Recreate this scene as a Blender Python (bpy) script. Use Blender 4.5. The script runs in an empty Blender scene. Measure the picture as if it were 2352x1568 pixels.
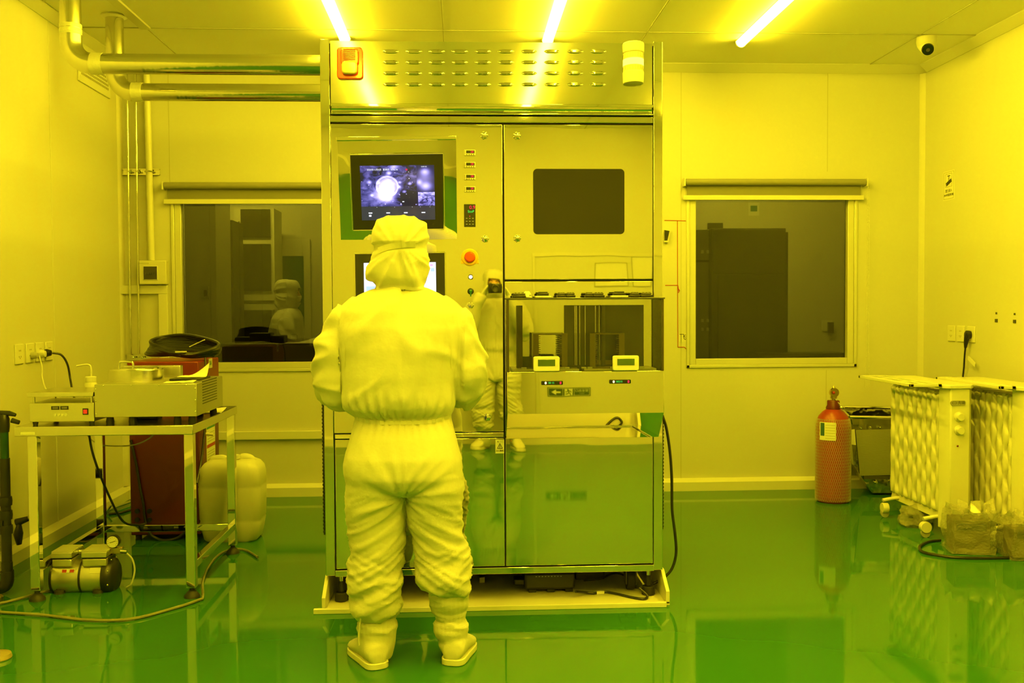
import bpy, bmesh, math, random
from mathutils import Vector as V, Matrix as M, noise
import numpy as np

random.seed(7)
scene = bpy.context.scene
COL = scene.collection
PI = math.pi

# ------------------------------------------------------------------ camera
W, H = 2352.0, 1568.0
FOC = 2310.0                      # focal length in image pixels
CAM = V((0, 0, 1.30))
def _basis():
    d = V((1060 - W/2, 705 - H/2, FOC)).normalized()
    g = V((0.007, 1, 0)); g = (g - d*(g.dot(d))).normalized()
    x = g.cross(d)
    return x, d, -g               # world X, Y, Z seen in camera axes (right, down, forward)
BX, BY, BZ = _basis()
def ray(px, py):
    c = V((px - W/2, py - H/2, FOC))
    return V((BX.dot(c), BY.dot(c), BZ.dot(c)))
def aty(px, py, Y):
    r = ray(px, py); return CAM + r*((Y - CAM.y)/r.y)
def atx(px, py, X):
    r = ray(px, py); return CAM + r*((X - CAM.x)/r.x)
def atz(px, py, Z):
    r = ray(px, py); return CAM + r*((Z - CAM.z)/r.z)
cam_data = bpy.data.cameras.new('render_camera')
cam = bpy.data.objects.new('render_camera', cam_data)
COL.objects.link(cam)
cam_data.sensor_width = 36.0
cam_data.lens = 36.0*FOC/W
cam_data.clip_start = 0.02
right = V((BX.x, BY.x, BZ.x)); up = -V((BX.y, BY.y, BZ.y)); back = -V((BX.z, BY.z, BZ.z))
cam.matrix_world = M(((right.x, up.x, back.x, CAM.x), (right.y, up.y, back.y, CAM.y), (right.z, up.z, back.z, CAM.z), (0, 0, 0, 1)))
scene.camera = cam

# ------------------------------------------------------------------ materials
def nodes_of(name):
    m = bpy.data.materials.new(name); m.use_nodes = True
    nt = m.node_tree
    for n in list(nt.nodes): nt.nodes.remove(n)
    out = nt.nodes.new('ShaderNodeOutputMaterial')
    return m, nt, out
def mat(name, col, rough=0.5, metal=0.0, spec=0.5, bump=None, noise_col=None, coat=0.0, trans=0.0, emit=None, alpha=1.0, rough_noise=None, sss=0.0):
    """principled material; bump=(scale, strength[, stretch]); noise_col=(scale, colour2, amount)"""
    m, nt, out = nodes_of(name)
    b = nt.nodes.new('ShaderNodeBsdfPrincipled')
    nt.links.new(b.outputs[0], out.inputs[0])
    b.inputs['Base Color'].default_value = (*col, 1)
    b.inputs['Roughness'].default_value = rough
    b.inputs['Metallic'].default_value = metal
    b.inputs['Specular IOR Level'].default_value = spec
    b.inputs['Coat Weight'].default_value = coat
    b.inputs['Coat Roughness'].default_value = 0.05
    b.inputs['Transmission Weight'].default_value = trans
    b.inputs['Alpha'].default_value = alpha
    if emit:
        b.inputs['Emission Color'].default_value = (*emit[0], 1)
        b.inputs['Emission Strength'].default_value = emit[1]
    tc = None
    def coords(stretch=None):
        nonlocal tc
        if tc is None: tc = nt.nodes.new('ShaderNodeTexCoord')
        if stretch:
            mp = nt.nodes.new('ShaderNodeMapping'); mp.inputs['Scale'].default_value = stretch
            nt.links.new(tc.outputs['Object'], mp.inputs[0]); return mp.outputs[0]
        return tc.outputs['Object']
    if bump:
        n = nt.nodes.new('ShaderNodeTexNoise'); n.inputs['Scale'].default_value = bump[0]
        n.inputs['Detail'].default_value = 2.0
        nt.links.new(coords(bump[2] if len(bump) > 2 else None), n.inputs['Vector'])
        bp = nt.nodes.new('ShaderNodeBump'); bp.inputs['Strength'].default_value = bump[1]
        bp.inputs['Distance'].default_value = bump[3] if len(bump) > 3 else 0.01
        nt.links.new(n.outputs['Fac'], bp.inputs['Height'])
        nt.links.new(bp.outputs[0], b.inputs['Normal'])
    if noise_col:
        n = nt.nodes.new('ShaderNodeTexNoise'); n.inputs['Scale'].default_value = noise_col[0]
        n.inputs['Detail'].default_value = 4.0
        nt.links.new(coords(noise_col[3] if len(noise_col) > 3 else None), n.inputs['Vector'])
        mx = nt.nodes.new('ShaderNodeMix'); mx.data_type = 'RGBA'
        mx.inputs[6].default_value = (*col, 1); mx.inputs[7].default_value = (*noise_col[1], 1)
        mm = nt.nodes.new('ShaderNodeMath'); mm.operation = 'MULTIPLY'; mm.inputs[1].default_value = noise_col[2]
        nt.links.new(n.outputs['Fac'], mm.inputs[0]); nt.links.new(mm.outputs[0], mx.inputs[0])
        nt.links.new(mx.outputs[2], b.inputs['Base Color'])
    return m
def glass(name, tint, rough=0.0, mirror=1.0, ior=1.5):
    """thin sheet: tinted see-through plus a Fresnel mirror"""
    m, nt, out = nodes_of(name)
    t = nt.nodes.new('ShaderNodeBsdfTransparent'); t.inputs[0].default_value = (*tint, 1)
    g = nt.nodes.new('ShaderNodeBsdfGlossy'); g.inputs['Roughness'].default_value = rough
    g.inputs[0].default_value = (mirror, mirror, mirror, 1)
    f = nt.nodes.new('ShaderNodeFresnel'); f.inputs[0].default_value = ior
    mx = nt.nodes.new('ShaderNodeMixShader')
    nt.links.new(f.outputs[0], mx.inputs[0]); nt.links.new(t.outputs[0], mx.inputs[1]); nt.links.new(g.outputs[0], mx.inputs[2])
    nt.links.new(mx.outputs[0], out.inputs[0])
    return m
def emission(name, col, strength):
    m, nt, out = nodes_of(name)
    e = nt.nodes.new('ShaderNodeEmission'); e.inputs[0].default_value = (*col, 1); e.inputs[1].default_value = strength
    nt.links.new(e.outputs[0], out.inputs[0]); return m

LAMP = (1.0, 0.74, 0.013)
MT = dict(
    wall=mat('painted_wall_panel', (.58, .58, .56), .42, spec=.35, bump=(3.0, .02)),
    ceiling=mat('ceiling_panel', (.80, .80, .77), .5, spec=.3),
    seam=mat('panel_seam', (.42, .42, .40), .6),
    trim=mat('white_trim', (.64, .64, .62), .35),
    mirror=mat('polished_steel', (.76, .75, .70), .018, metal=1, bump=(2.2, .05, (1, 1, 1), .02)),
    mirror_flat=mat('polished_steel_flat', (.76, .75, .70), .03, metal=1, bump=(1.4, .02, (1, 1, 1), .02)),
    satin=mat('satin_steel', (.68, .67, .63), .22, metal=1, bump=(60, .03, (1, 1, 8))),
    brushed=mat('brushed_steel', (.55, .54, .50), .35, metal=1, bump=(40, .05, (1, 12, 12))),
    chrome=mat('chrome', (.72, .71, .68), .08, metal=1),
    duct=mat('duct_steel', (.66, .65, .60), .13, metal=1, bump=(4, .06, (4, 1, 1), .02)),
    tape=mat('aluminium_tape', (.75, .75, .72), .45, metal=.6, bump=(30, .4)),
    black=mat('black_plastic', (.012, .012, .012), .35),
    rubber=mat('black_rubber', (.015, .015, .014), .6),
    grey=mat('grey_plastic', (.35, .35, .33), .45),
    darkgrey=mat('dark_grey_plastic', (.06, .06, .055), .45),
    white=mat('white_plastic', (.66, .66, .63), .35),
    cream=mat('cream_enamel', (.64, .63, .56), .3, coat=.2),
    blindcloth=mat('blind_fabric', (.20, .195, .17), .8),
    blindroll=mat('blind_roll_fabric', (.25, .245, .22), .55),
    alu=mat('window_aluminium', (.62, .62, .58), .35, metal=.3),
    red=mat('shaded_red_enamel', (.10, .008, .006), .4),  # shade under the table is darkened into this red
    fabric=None,
    paper=mat('white_paper', (.70, .70, .66), .8),
    ink=mat('black_ink', (.02, .02, .02), .6),
    redline=mat('red_marker', (.36, .03, .02), .6),
    tray=mat('white_polypropylene', (.64, .64, .58), .4),
    jug=mat('translucent_polyethylene', (.60, .60, .52), .4, sss=.2),
    glove=mat('white_nitrile', (.78, .78, .76), .45),
    skin=mat('skin', (.62, .36, .25), .5),
    hair=mat('black_hair', (.01, .008, .006), .5),
    darkwin=mat('dark_tinted_acrylic', (.012, .011, .009), .04, spec=.6),
)
# ------------------------------------------------------------------ objects
ROOT = {}
def tag(o, label=None, cat=None, group=None, kind=None):
    if label: o['label'] = label
    if cat: o['category'] = cat
    if group: o['group'] = group
    if kind: o['kind'] = kind
    return o
def T(name, label, cat, loc=(0, 0, 0), rz=0.0, group=None):
    """an Empty at the base of a thing; its parts become children"""
    o = bpy.data.objects.new(name, None); COL.objects.link(o)
    o.empty_display_size = .05
    o.location = loc; o.rotation_euler = (0, 0, rz)
    ROOT[o.name] = M.Translation(V(loc)) @ M.Rotation(rz, 4, 'Z')
    return tag(o, label, cat, group)
def put(me, name, material, parent=None, local=False, smooth=40, bevel=0, bseg=2, solid=0):
    """link a mesh built in world coordinates (or in its thing's own coordinates when local)"""
    if material and not me.materials: me.materials.append(material)
    o = bpy.data.objects.new(name, me); COL.objects.link(o)
    if parent is not None:
        if not local: me.transform(ROOT[parent.name].inverted())
        o.parent = parent; ROOT[o.name] = ROOT[parent.name]
    else:
        co = np.empty(len(me.vertices)*3, 'f'); me.vertices.foreach_get('co', co); co = co.reshape(-1, 3)
        lo, hi = co.min(0), co.max(0)
        c = V(((lo[0]+hi[0])/2, (lo[1]+hi[1])/2, lo[2]))
        me.transform(M.Translation(-c)); o.location = c
        ROOT[o.name] = M.Translation(c)
    if smooth is not None:
        for p in me.polygons: p.use_smooth = True
        me.set_sharp_from_angle(angle=math.radians(smooth))
    if bevel:
        b = o.modifiers.new('bevel', 'BEVEL'); b.width = bevel; b.segments = bseg; b.limit_method = 'ANGLE'; b.harden_normals = False
        b.angle_limit = math.radians(50)
    return o
class MB:
    def __init__(s): s.bm = bmesh.new()
    def box(s, x0, x1, y0, y1, z0, z1):
        vs = [s.bm.verts.new(p) for p in ((x0, y0, z0), (x1, y0, z0), (x1, y1, z0), (x0, y1, z0), (x0, y0, z1), (x1, y0, z1), (x1, y1, z1), (x0, y1, z1))]
        for f in ((3, 2, 1, 0), (4, 5, 6, 7), (0, 1, 5, 4), (1, 2, 6, 5), (2, 3, 7, 6), (3, 0, 4, 7)):
            s.bm.faces.new([vs[i] for i in f])
        return s
    def obox(s, c, ax, ay, az, h):
        """oriented box: centre, three unit axes, half sizes"""
        c, ax, ay, az = V(c), V(ax).normalized()*h[0], V(ay).normalized()*h[1], V(az).normalized()*h[2]
        vs = [s.bm.verts.new(c + ax*i + ay*j + az*k) for k in (-1, 1) for j in (-1, 1) for i in (-1, 1)]
        for f in ((0, 2, 3, 1), (4, 5, 7, 6), (0, 1, 5, 4), (1, 3, 7, 5), (3, 2, 6, 7), (2, 0, 4, 6)):
            s.bm.faces.new([vs[i] for i in f])
        return s
    def face(s, pts):
        s.bm.faces.new([s.bm.verts.new(p) for p in pts]); return s
    def loft(s, rings, caps=True, closed=False):
        R = [[s.bm.verts.new(p) for p in r] for r in rings]
        n = len(R[0])
        pairs = list(zip(R, R[1:])) + ([(R[-1], R[0])] if closed else [])
        for a, b in pairs:
            for i in range(n):
                j = (i+1) % n
                s.bm.faces.new((a[i], a[j], b[j], b[i]))
        if caps and not closed:
            s.bm.faces.new(list(reversed(R[0]))); s.bm.faces.new(R[-1])
        return s
    def limb(s, pts, radii, n=12, caps=True, flat=1.0, closed=False):
        pts = [V(p) for p in pts]
        if not hasattr(radii, '__len__'): radii = [radii]*len(pts)
        rings = []; prev = None
        N = len(pts)
        for i, p in enumerate(pts):
            if closed: t = pts[(i+1) % N] - pts[i-1]
            else: t = (pts[min(i+1, N-1)] - pts[max(i-1, 0)])
            t.normalize()
            if prev is None:
                a = V((0, 0, 1)) if abs(t.z) < .9 else V((1, 0, 0))
                u = (a - t*a.dot(t)).normalized()
            else: u = (prev - t*prev.dot(t)).normalized()
            prev = u; w = t.cross(u)
            rings.append([p + (u*math.cos(2*PI*k/n)*flat + w*math.sin(2*PI*k/n))*radii[i] for k in range(n)])
        return s.loft(rings, caps, closed)
    def cyl(s, p0, p1, r0, r1=None, n=20): return s.limb([p0, p1], [r0, r0 if r1 is None else r1], n)
    def lathe(s, prof, c=(0, 0, 0), n=24, axis='Z', caps=True, squash=(1, 1)):
        c = V(c); rings = []
        for r, z in prof:
            ring = []
            for k in range(n):
                a = 2*PI*k/n; x, y = r*math.cos(a)*squash[0], r*math.sin(a)*squash[1]
                ring.append(c + (V((x, y, z)) if axis == 'Z' else V((x, -z, y)) if axis == 'Y' else V((z, x, y))))
            rings.append(ring)
        return s.loft(rings, caps)
    def prism(s, poly, axis, a0, a1):
        def mk(p, a): return (a, p[0], p[1]) if axis == 'X' else (p[0], a, p[1]) if axis == 'Y' else (p[0], p[1], a)
        return s.loft([[mk(p, a0) for p in poly], [mk(p, a1) for p in poly]])
    def ball(s, c, r, n=16, m=10):
        r = r if hasattr(r, '__len__') else (r, r, r); c = V(c)
        rings = []
        for i in range(1, m):
            f = PI*i/m - PI/2
            rings.append([c + V((math.cos(f)*math.cos(2*PI*k/n)*r[0], math.cos(f)*math.sin(2*PI*k/n)*r[1], math.sin(f)*r[2])) for k in range(n)])
        lo, hi = s.bm.verts.new(c - V((0, 0, r[2]))), s.bm.verts.new(c + V((0, 0, r[2])))
        R = [[s.bm.verts.new(p) for p in q] for q in rings]
        for a, b in zip(R, R[1:]):
            for i in range(n): s.bm.faces.new((a[i], a[(i+1) % n], b[(i+1) % n], b[i]))
        for i in range(n):
            s.bm.faces.new((lo, R[0][(i+1) % n], R[0][i])); s.bm.faces.new((hi, R[-1][i], R[-1][(i+1) % n]))
        return s
    def xform(s, m): s.bm.transform(m); return s
    def mesh(s):
        bmesh.ops.recalc_face_normals(s.bm, faces=s.bm.faces[:])
        me = bpy.data.meshes.new('mesh'); s.bm.to_mesh(me); s.bm.free(); return me
    def build(s, name, material, parent=None, **k): return put(s.mesh(), name, material, parent, **k)
def spline(pts, per=8, closed=False):
    """Catmull-Rom through the points"""
    P = [V(p) for p in pts]; out = []; n = len(P)
    rng = range(n) if closed else range(n-1)
    for i in rng:
        a, b = P[i], P[(i+1) % n]
        p0 = P[i-1] if (i > 0 or closed) else a*2 - b
        p3 = P[(i+2) % n] if (i+2 < n or closed) else b*2 - a
        for k in range(per):
            t = k/per
            out.append(0.5*((2*a) + (b-p0)*t + (2*p0 - 5*a + 4*b - p3)*t*t + (3*a - p0 - 3*b + p3)*t**3))
    if not closed: out.append(P[-1])
    return out
def frame(o, right, up):
    r, u = V(right).normalized(), V(up).normalized(); n = r.cross(u)
    return M(((r.x, u.x, n.x, o[0]), (r.y, u.y, n.y, o[1]), (r.z, u.z, n.z, o[2]), (0, 0, 0, 1)))
FRONT = ((1, 0, 0), (0, 0, 1))      # faces the camera (-Y)
REAR = ((-1, 0, 0), (0, 0, 1))      # faces +Y
FROM_RIGHT = ((0, -1, 0), (0, 0, 1))  # on the right wall, faces -X
FROM_LEFT = ((0, 1, 0), (0, 0, 1))    # on the left wall, faces +X
def text(body, size, material, parent, name, o, fr=FRONT, thick=.0004, align='CENTER', sx=1.0, local=False):
    cu = bpy.data.curves.new('t', 'FONT'); cu.body = body; cu.size = size; cu.extrude = thick; cu.align_x = align; cu.align_y = 'CENTER'
    cu.resolution_u = 3
    tmp = bpy.data.objects.new('t', cu); COL.objects.link(tmp)
    dg = bpy.context.evaluated_depsgraph_get()
    me = bpy.data.meshes.new_from_object(tmp.evaluated_get(dg))
    bpy.data.objects.remove(tmp); bpy.data.curves.remove(cu)
    me.materials.clear()
    me.transform(frame(o, *fr) @ M.Diagonal((sx, 1, 1, 1)))
    return put(me, name, material, parent, local=local, smooth=None)
def cable(name, pts, r, material, label=None, cat=None, parent=None, per=8, n=8, group=None):
    o = MB().limb(spline(pts, per), r, n).build(name, material, parent)
    return tag(o, label, cat, group)
def rounded(x0, x1, z0, z1, r, seg=5):
    out = []
    for cx, cz, a0 in ((x1-r, z0+r, -PI/2), (x1-r, z1-r, 0), (x0+r, z1-r, PI/2), (x0+r, z0+r, PI)):
        for k in range(seg+1):
            a = a0 + PI/2*k/seg; out.append((cx + r*math.cos(a), cz + r*math.sin(a)))
    return out
# ------------------------------------------------------------------ the room
XL, XR, YB, YF, ZC = -2.32, 3.27, 7.0, -0.75, 2.98
def struct(name, mb, m, parent=None, **k):
    o = mb.build(name, m, parent, **k)
    if parent is None: o['kind'] = 'structure'
    return o
def floor_mat():
    """green epoxy: a diffuse coat under a clear Fresnel sheen"""
    m, nt, out = nodes_of('green_epoxy_floor')
    tc = nt.nodes.new('ShaderNodeTexCoord'); n = nt.nodes.new('ShaderNodeTexNoise'); n.inputs['Scale'].default_value = 1.5; n.inputs['Detail'].default_value = 4
    nt.links.new(tc.outputs['Object'], n.inputs['Vector'])
    mx = nt.nodes.new('ShaderNodeMix'); mx.data_type = 'RGBA'; mx.inputs[6].default_value = (.030, .140, .028, 1); mx.inputs[7].default_value = (.038, .160, .034, 1)
    nt.links.new(n.outputs['Fac'], mx.inputs[0])
    d = nt.nodes.new('ShaderNodeBsdfDiffuse'); nt.links.new(mx.outputs[2], d.inputs[0])
    g = nt.nodes.new('ShaderNodeBsdfGlossy'); g.inputs['Roughness'].default_value = .055
    f = nt.nodes.new('ShaderNodeFresnel'); f.inputs[0].default_value = 1.58
    ms = nt.nodes.new('ShaderNodeMixShader'); nt.links.new(f.outputs[0], ms.inputs[0]); nt.links.new(d.outputs[0], ms.inputs[1]); nt.links.new(g.outputs[0], ms.inputs[2])
    nt.links.new(ms.outputs[0], out.inputs[0]); return m
floor_m = floor_mat()
struct('floor', MB().box(XL, XR, YF, YB, -.08, 0), floor_m)
struct('ceiling', MB().box(XL, XR, YF, YB, ZC, ZC+.08), MT['ceiling'])
# openings of the two windows in the far wall
W1 = (-1.955, -.30, .885, 2.06); W2 = (1.60, 2.775, .885, 2.10)
t = .10
wb = MB()
for x0, x1, z0, z1 in ((XL-.1, W1[0], 0, ZC), (W1[1], W2[0], 0, ZC), (W2[1], XR+.1, 0, ZC), (W1[0], W1[1], 0, W1[2]), (W1[0], W1[1], W1[3], ZC), (W2[0], W2[1], 0, W2[2]), (W2[0], W2[1], W2[3], ZC)):
    wb.box(x0, x1, YB, YB+t, z0, z1)
struct('wall_back', wb, MT['wall'])
struct('wall_left', MB().box(XL-.1, XL, YF-.1, YB, 0, ZC), MT['wall'])
struct('wall_right', MB().box(XR, XR+.1, YF-.1, YB, 0, ZC), MT['wall'])
struct('wall_front', MB().box(XL, XR, YF-.1, YF, 0, ZC), MT['wall'])
struct('baseboard_back', MB().prism([(YB, 0), (YB-.045, 0), (YB-.045, .062), (YB-.03, .075), (YB, .085)], 'X', XL, XR), MT['trim'])
struct('baseboard_left', MB().prism([(XL, 0), (XL+.045, 0), (XL+.045, .062), (XL+.03, .075), (XL, .085)], 'Y', YF, YB-.045), MT['trim'])
struct('baseboard_right', MB().prism([(XR, 0), (XR-.045, 0), (XR-.045, .062), (XR-.03, .075), (XR, .085)], 'Y', YF, YB-.045), MT['trim'])
struct('baseboard_front', MB().prism([(YF, 0), (YF+.045, 0), (YF+.045, .07), (YF, .085)], 'X', XL+.045, XR-.045), MT['trim'])
# ceiling coves and corner strips
cv = .055
struct('trim_1', MB().prism([(YB, ZC), (YB-cv, ZC), (YB-cv, ZC-.006), (YB-.006, ZC-cv), (YB, ZC-cv)], 'X', XL, XR), MT['trim'])
struct('trim_2', MB().prism([(XL, ZC), (XL+cv, ZC), (XL+cv, ZC-.006), (XL+.006, ZC-cv), (XL, ZC-cv)], 'Y', YF, YB-cv), MT['trim'])
struct('trim_3', MB().prism([(XR, ZC), (XR-cv, ZC), (XR-cv, ZC-.006), (XR-.006, ZC-cv), (XR, ZC-cv)], 'Y', YF, YB-cv), MT['trim'])
struct('trim_4', MB().prism([(XR, YB), (XR-.03, YB), (XR-.026, YB-.008), (XR-.008, YB-.026), (XR, YB-.03)], 'Z', .085, ZC-cv), MT['wall'])
struct('trim_5', MB().prism([(XL, YB), (XL+.03, YB), (XL+.026, YB-.008), (XL+.008, YB-.026), (XL, YB-.03)], 'Z', .085, ZC-cv), MT['wall'])
# seams between the wall and ceiling panels
k = 6
for x in (-1.98, 1.54, 2.58):
    z0, z1 = (.085, ZC-cv)
    if x == 2.58:
        struct('trim_%d' % k, MB().box(x-.0018, x+.0018, YB-.0012, YB, 2.24, z1).box(x-.0018, x+.0018, YB-.0012, YB, z0, .84), MT['seam'])
    else: struct('trim_%d' % k, MB().box(x-.0018, x+.0018, YB-.0012, YB, z0, z1), MT['seam'])
    k += 1
for y in (2.2, 3.4, 4.63, 5.855):
    struct('trim_%d' % k, MB().box(XL, XL+.004, y-.004, y+.004, .085, ZC-cv), MT['trim']); k += 1
for y in (1.4, 2.6, 3.8, 5.0):
    struct('trim_%d' % k, MB().box(XR-.0012, XR, y-.0018, y+.0018, .085, ZC-cv), MT['seam']); k += 1
for y in (-.1, 1.2, 2.45, 3.7, 4.94, 6.18):
    struct('trim_%d' % k, MB().box(XL+cv, XR-cv, y-.004, y+.004, ZC-.004, ZC), MT['seam']); k += 1
struct('trim_%d' % k, MB().box(-1.905, -1.845, YF, 6.18, ZC-.012, ZC), MT['alu']); k += 1
struct('trim_%d' % k, MB().box(-1.875, -1.868, 6.18, YB-cv, ZC-.003, ZC), MT['seam']); k += 1
for x in (-.10, 1.15, 2.86):
    struct('trim_%d' % k, MB().box(x-.003, x+.003, YF, YB-cv, ZC-.003, ZC), MT['seam']); k += 1
# windows
pane_m = glass('tinted_window_glass', (.50, .49, .44))
def window(name, w, label=None):
    x0, x1, z0, z1 = w
    o = MB()
    f = .052                                       # flange on the wall face
    for a in ((x0-f+.03, x0, z0-f+.03, z1), (x1, x1+f-.03, z0-f+.03, z1), (x0-f+.03, x1+f-.03, z0-f+.03, z0), (x0-f+.03, x1+f-.03, z1, z1+f-.03)):
        o.box(a[0], a[1], YB-.010, YB, a[2], a[3])
    for a in ((x0, x0+.045, z0, z1), (x1-.045, x1, z0, z1), (x0+.045, x1-.045, z0, z0+.042), (x0+.045, x1-.045, z1-.042, z1)):
        o.box(a[0], a[1], YB-.002, YB+.06, a[2], a[3])
    r = struct(name, o, MT['alu'], bevel=.003)
    g = MB().box(x0+.045, x1-.045, YB+.04, YB+.046, z0+.042, z1-.042).build('pane', pane_m, r)
    return r
window('window_1', W1); window('window_2', W2)
# roller blinds above the windows
def blind(x0, x1, zt, label, chain):
    o = T('roller_blind', label, 'blind', ((x0+x1)/2, YB, zt))
    MB().cyl((x0+.01, YB-.045, zt-.022), (x1-.01, YB-.045, zt-.022), .023, n=20).build('roller', MT['blindroll'], o)
    MB().box(x0+.025, x1-.035, YB-.028, YB-.0265, zt-.115, zt-.02).build('blind_cloth', MT['blindcloth'], o)
    MB().box(x0, x1-.012, YB-.037, YB-.018, zt-.145, zt-.112).build('bottom_bar', MT['cream'], o, bevel=.003)
    for x in (x0+.003, x1-.003): MB().box(x-.004, x+.004, YB-.07, YB, zt-.05, zt+.004).build('end_bracket', MT['white'], o)
    if chain:
        c = MB()
        for s_ in (-1, 1):
            z = zt-.03
            while z > .72:
                sp = .012 + max(0, (1.0-z))*.07
                c.ball((x1+.012+s_*sp*.5, YB-.05, z), .0035, 6, 4); z -= .011
        c.build('bead_chain', MT['white'], o)
    return o
blind(-2.015, -.26, 2.155, 'grey roller blind rolled up above the window behind the steel table', False)
blind(1.55, 2.845, 2.182, 'grey roller blind with a bead chain above the window right of the machine', True)

# ceiling lights: three rows of battens running towards the camera
lamp_m = emission('lamp_diffuser', LAMP, 95.0)
def light(x, y0, y1, label, group):
    o = T('ceiling_light', label, 'ceiling light', (x, (y0+y1)/2, ZC-.05), 0, group)
    pr = [(-.026, ZC-.012)] + [(.034*math.cos(a)*-1, ZC-.014-.036*math.sin(a)) for a in [PI*i/10 for i in range(11)]] + [(.026, ZC-.012)]
    MB().prism([(x+p[0], p[1]) for p in pr], 'Y', y0+.012, y1-.012).build('diffuser', lamp_m, o)
    MB().box(x-.024, x+.024, y0, y1, ZC-.012, ZC).build('mounting_rail', MT['white'], o)
    for y in (y0, y1-.012): MB().prism([(x+p[0]*1.05, (p[1]-ZC)*1.05+ZC) for p in pr], 'Y', y, y+.012).build('end_cap', MT['white'], o)
for x, where in ((-.71, 'above the left side of the machine top'), (.55, 'above the middle of the machine top'), (1.775, 'over the free floor right of the machine')):
    for i, y1 in enumerate((6.34, 5.09, 3.84, 2.59, 1.34)):
        if i == 0: light(x, y1-1.2, y1, 'glowing ceiling tube light whose end shows ' + where, 'tube lights on the ceiling')
        else: light(x, y1-1.2, y1, 'glowing ceiling tube light further along its row towards the camera', 'tube lights on the ceiling nearer the camera')
# ------------------------------------------------------------------ screens
class NG:
    """small helper that chains shader maths over a quad's own 0..1 UV square"""
    def __init__(s, name):
        s.m, s.nt, s.out = nodes_of(name)
        uv = s.nt.nodes.new('ShaderNodeUVMap'); sp = s.nt.nodes.new('ShaderNodeSeparateXYZ')
        s.nt.links.new(uv.outputs[0], sp.inputs[0]); s.uv = uv.outputs[0]; s.u, s.v = sp.outputs[0], sp.outputs[1]
    def f(s, op, a, b=None, c=None):
        n = s.nt.nodes.new('ShaderNodeMath'); n.operation = op
        for i, x in enumerate((a, b, c)):
            if x is None: continue
            if isinstance(x, (int, float)): n.inputs[i].default_value = x
            else: s.nt.links.new(x, n.inputs[i])
        return n.outputs[0]
    def blob(s, cu, cv, r, sq=1.0):
        du = s.f('SUBTRACT', s.u, cu); dv = s.f('MULTIPLY', s.f('SUBTRACT', s.v, cv), sq)
        d = s.f('ADD', s.f('MULTIPLY', du, du), s.f('MULTIPLY', dv, dv))
        return s.f('EXPONENT', s.f('MULTIPLY', d, -1/(r*r)))
    def dist(s, cu, cv, sq=1.0):
        du = s.f('SUBTRACT', s.u, cu); dv = s.f('MULTIPLY', s.f('SUBTRACT', s.v, cv), sq)
        return s.f('SQRT', s.f('ADD', s.f('MULTIPLY', du, du), s.f('MULTIPLY', dv, dv)))
    def rect(s, u0, u1, v0, v1):
        a = s.f('MULTIPLY', s.f('GREATER_THAN', s.u, u0), s.f('LESS_THAN', s.u, u1))
        b = s.f('MULTIPLY', s.f('GREATER_THAN', s.v, v0), s.f('LESS_THAN', s.v, v1))
        return s.f('MULTIPLY', a, b)
    def noise(s, scale, detail=3, dist=0.0):
        n = s.nt.nodes.new('ShaderNodeTexNoise'); n.inputs['Scale'].default_value = scale; n.inputs['Detail'].default_value = detail
        n.inputs['Distortion'].default_value = dist
        s.nt.links.new(s.uv, n.inputs['Vector']); return n.outputs['Fac']
    def sum(s, *a):
        r = a[0]
        for x in a[1:]: r = s.f('ADD', r, x)
        return r
    def done(s, r, g, b, strength, gloss=True):
        cb = s.nt.nodes.new('ShaderNodeCombineXYZ')
        for i, x in enumerate((r, g, b)):
            if isinstance(x, (int, float)): cb.inputs[i].default_value = x
            else: s.nt.links.new(x, cb.inputs[i])
        p = s.nt.nodes.new('ShaderNodeBsdfPrincipled'); p.inputs['Base Color'].default_value = (.01, .01, .01, 1)
        p.inputs['Roughness'].default_value = .12
        s.nt.links.new(cb.outputs[0], p.inputs['Emission Color']); p.inputs['Emission Strength'].default_value = strength
        s.nt.links.new(p.outputs[0], s.out.inputs[0]); return s.m
def screen_quad(name, pts, m, parent):
    """four corners, anticlockwise from lower left, with a 0..1 UV square"""
    bm = bmesh.new(); f = bm.faces.new([bm.verts.new(p) for p in pts]); uvl = bm.loops.layers.uv.new('UVMap')
    for l, uv in zip(f.loops, ((0, 0), (1, 0), (1, 1), (0, 1))): l[uvl].uv = uv
    me = bpy.data.meshes.new('mesh'); bm.to_mesh(me); bm.free()
    return put(me, name, m, parent, smooth=None)
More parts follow.
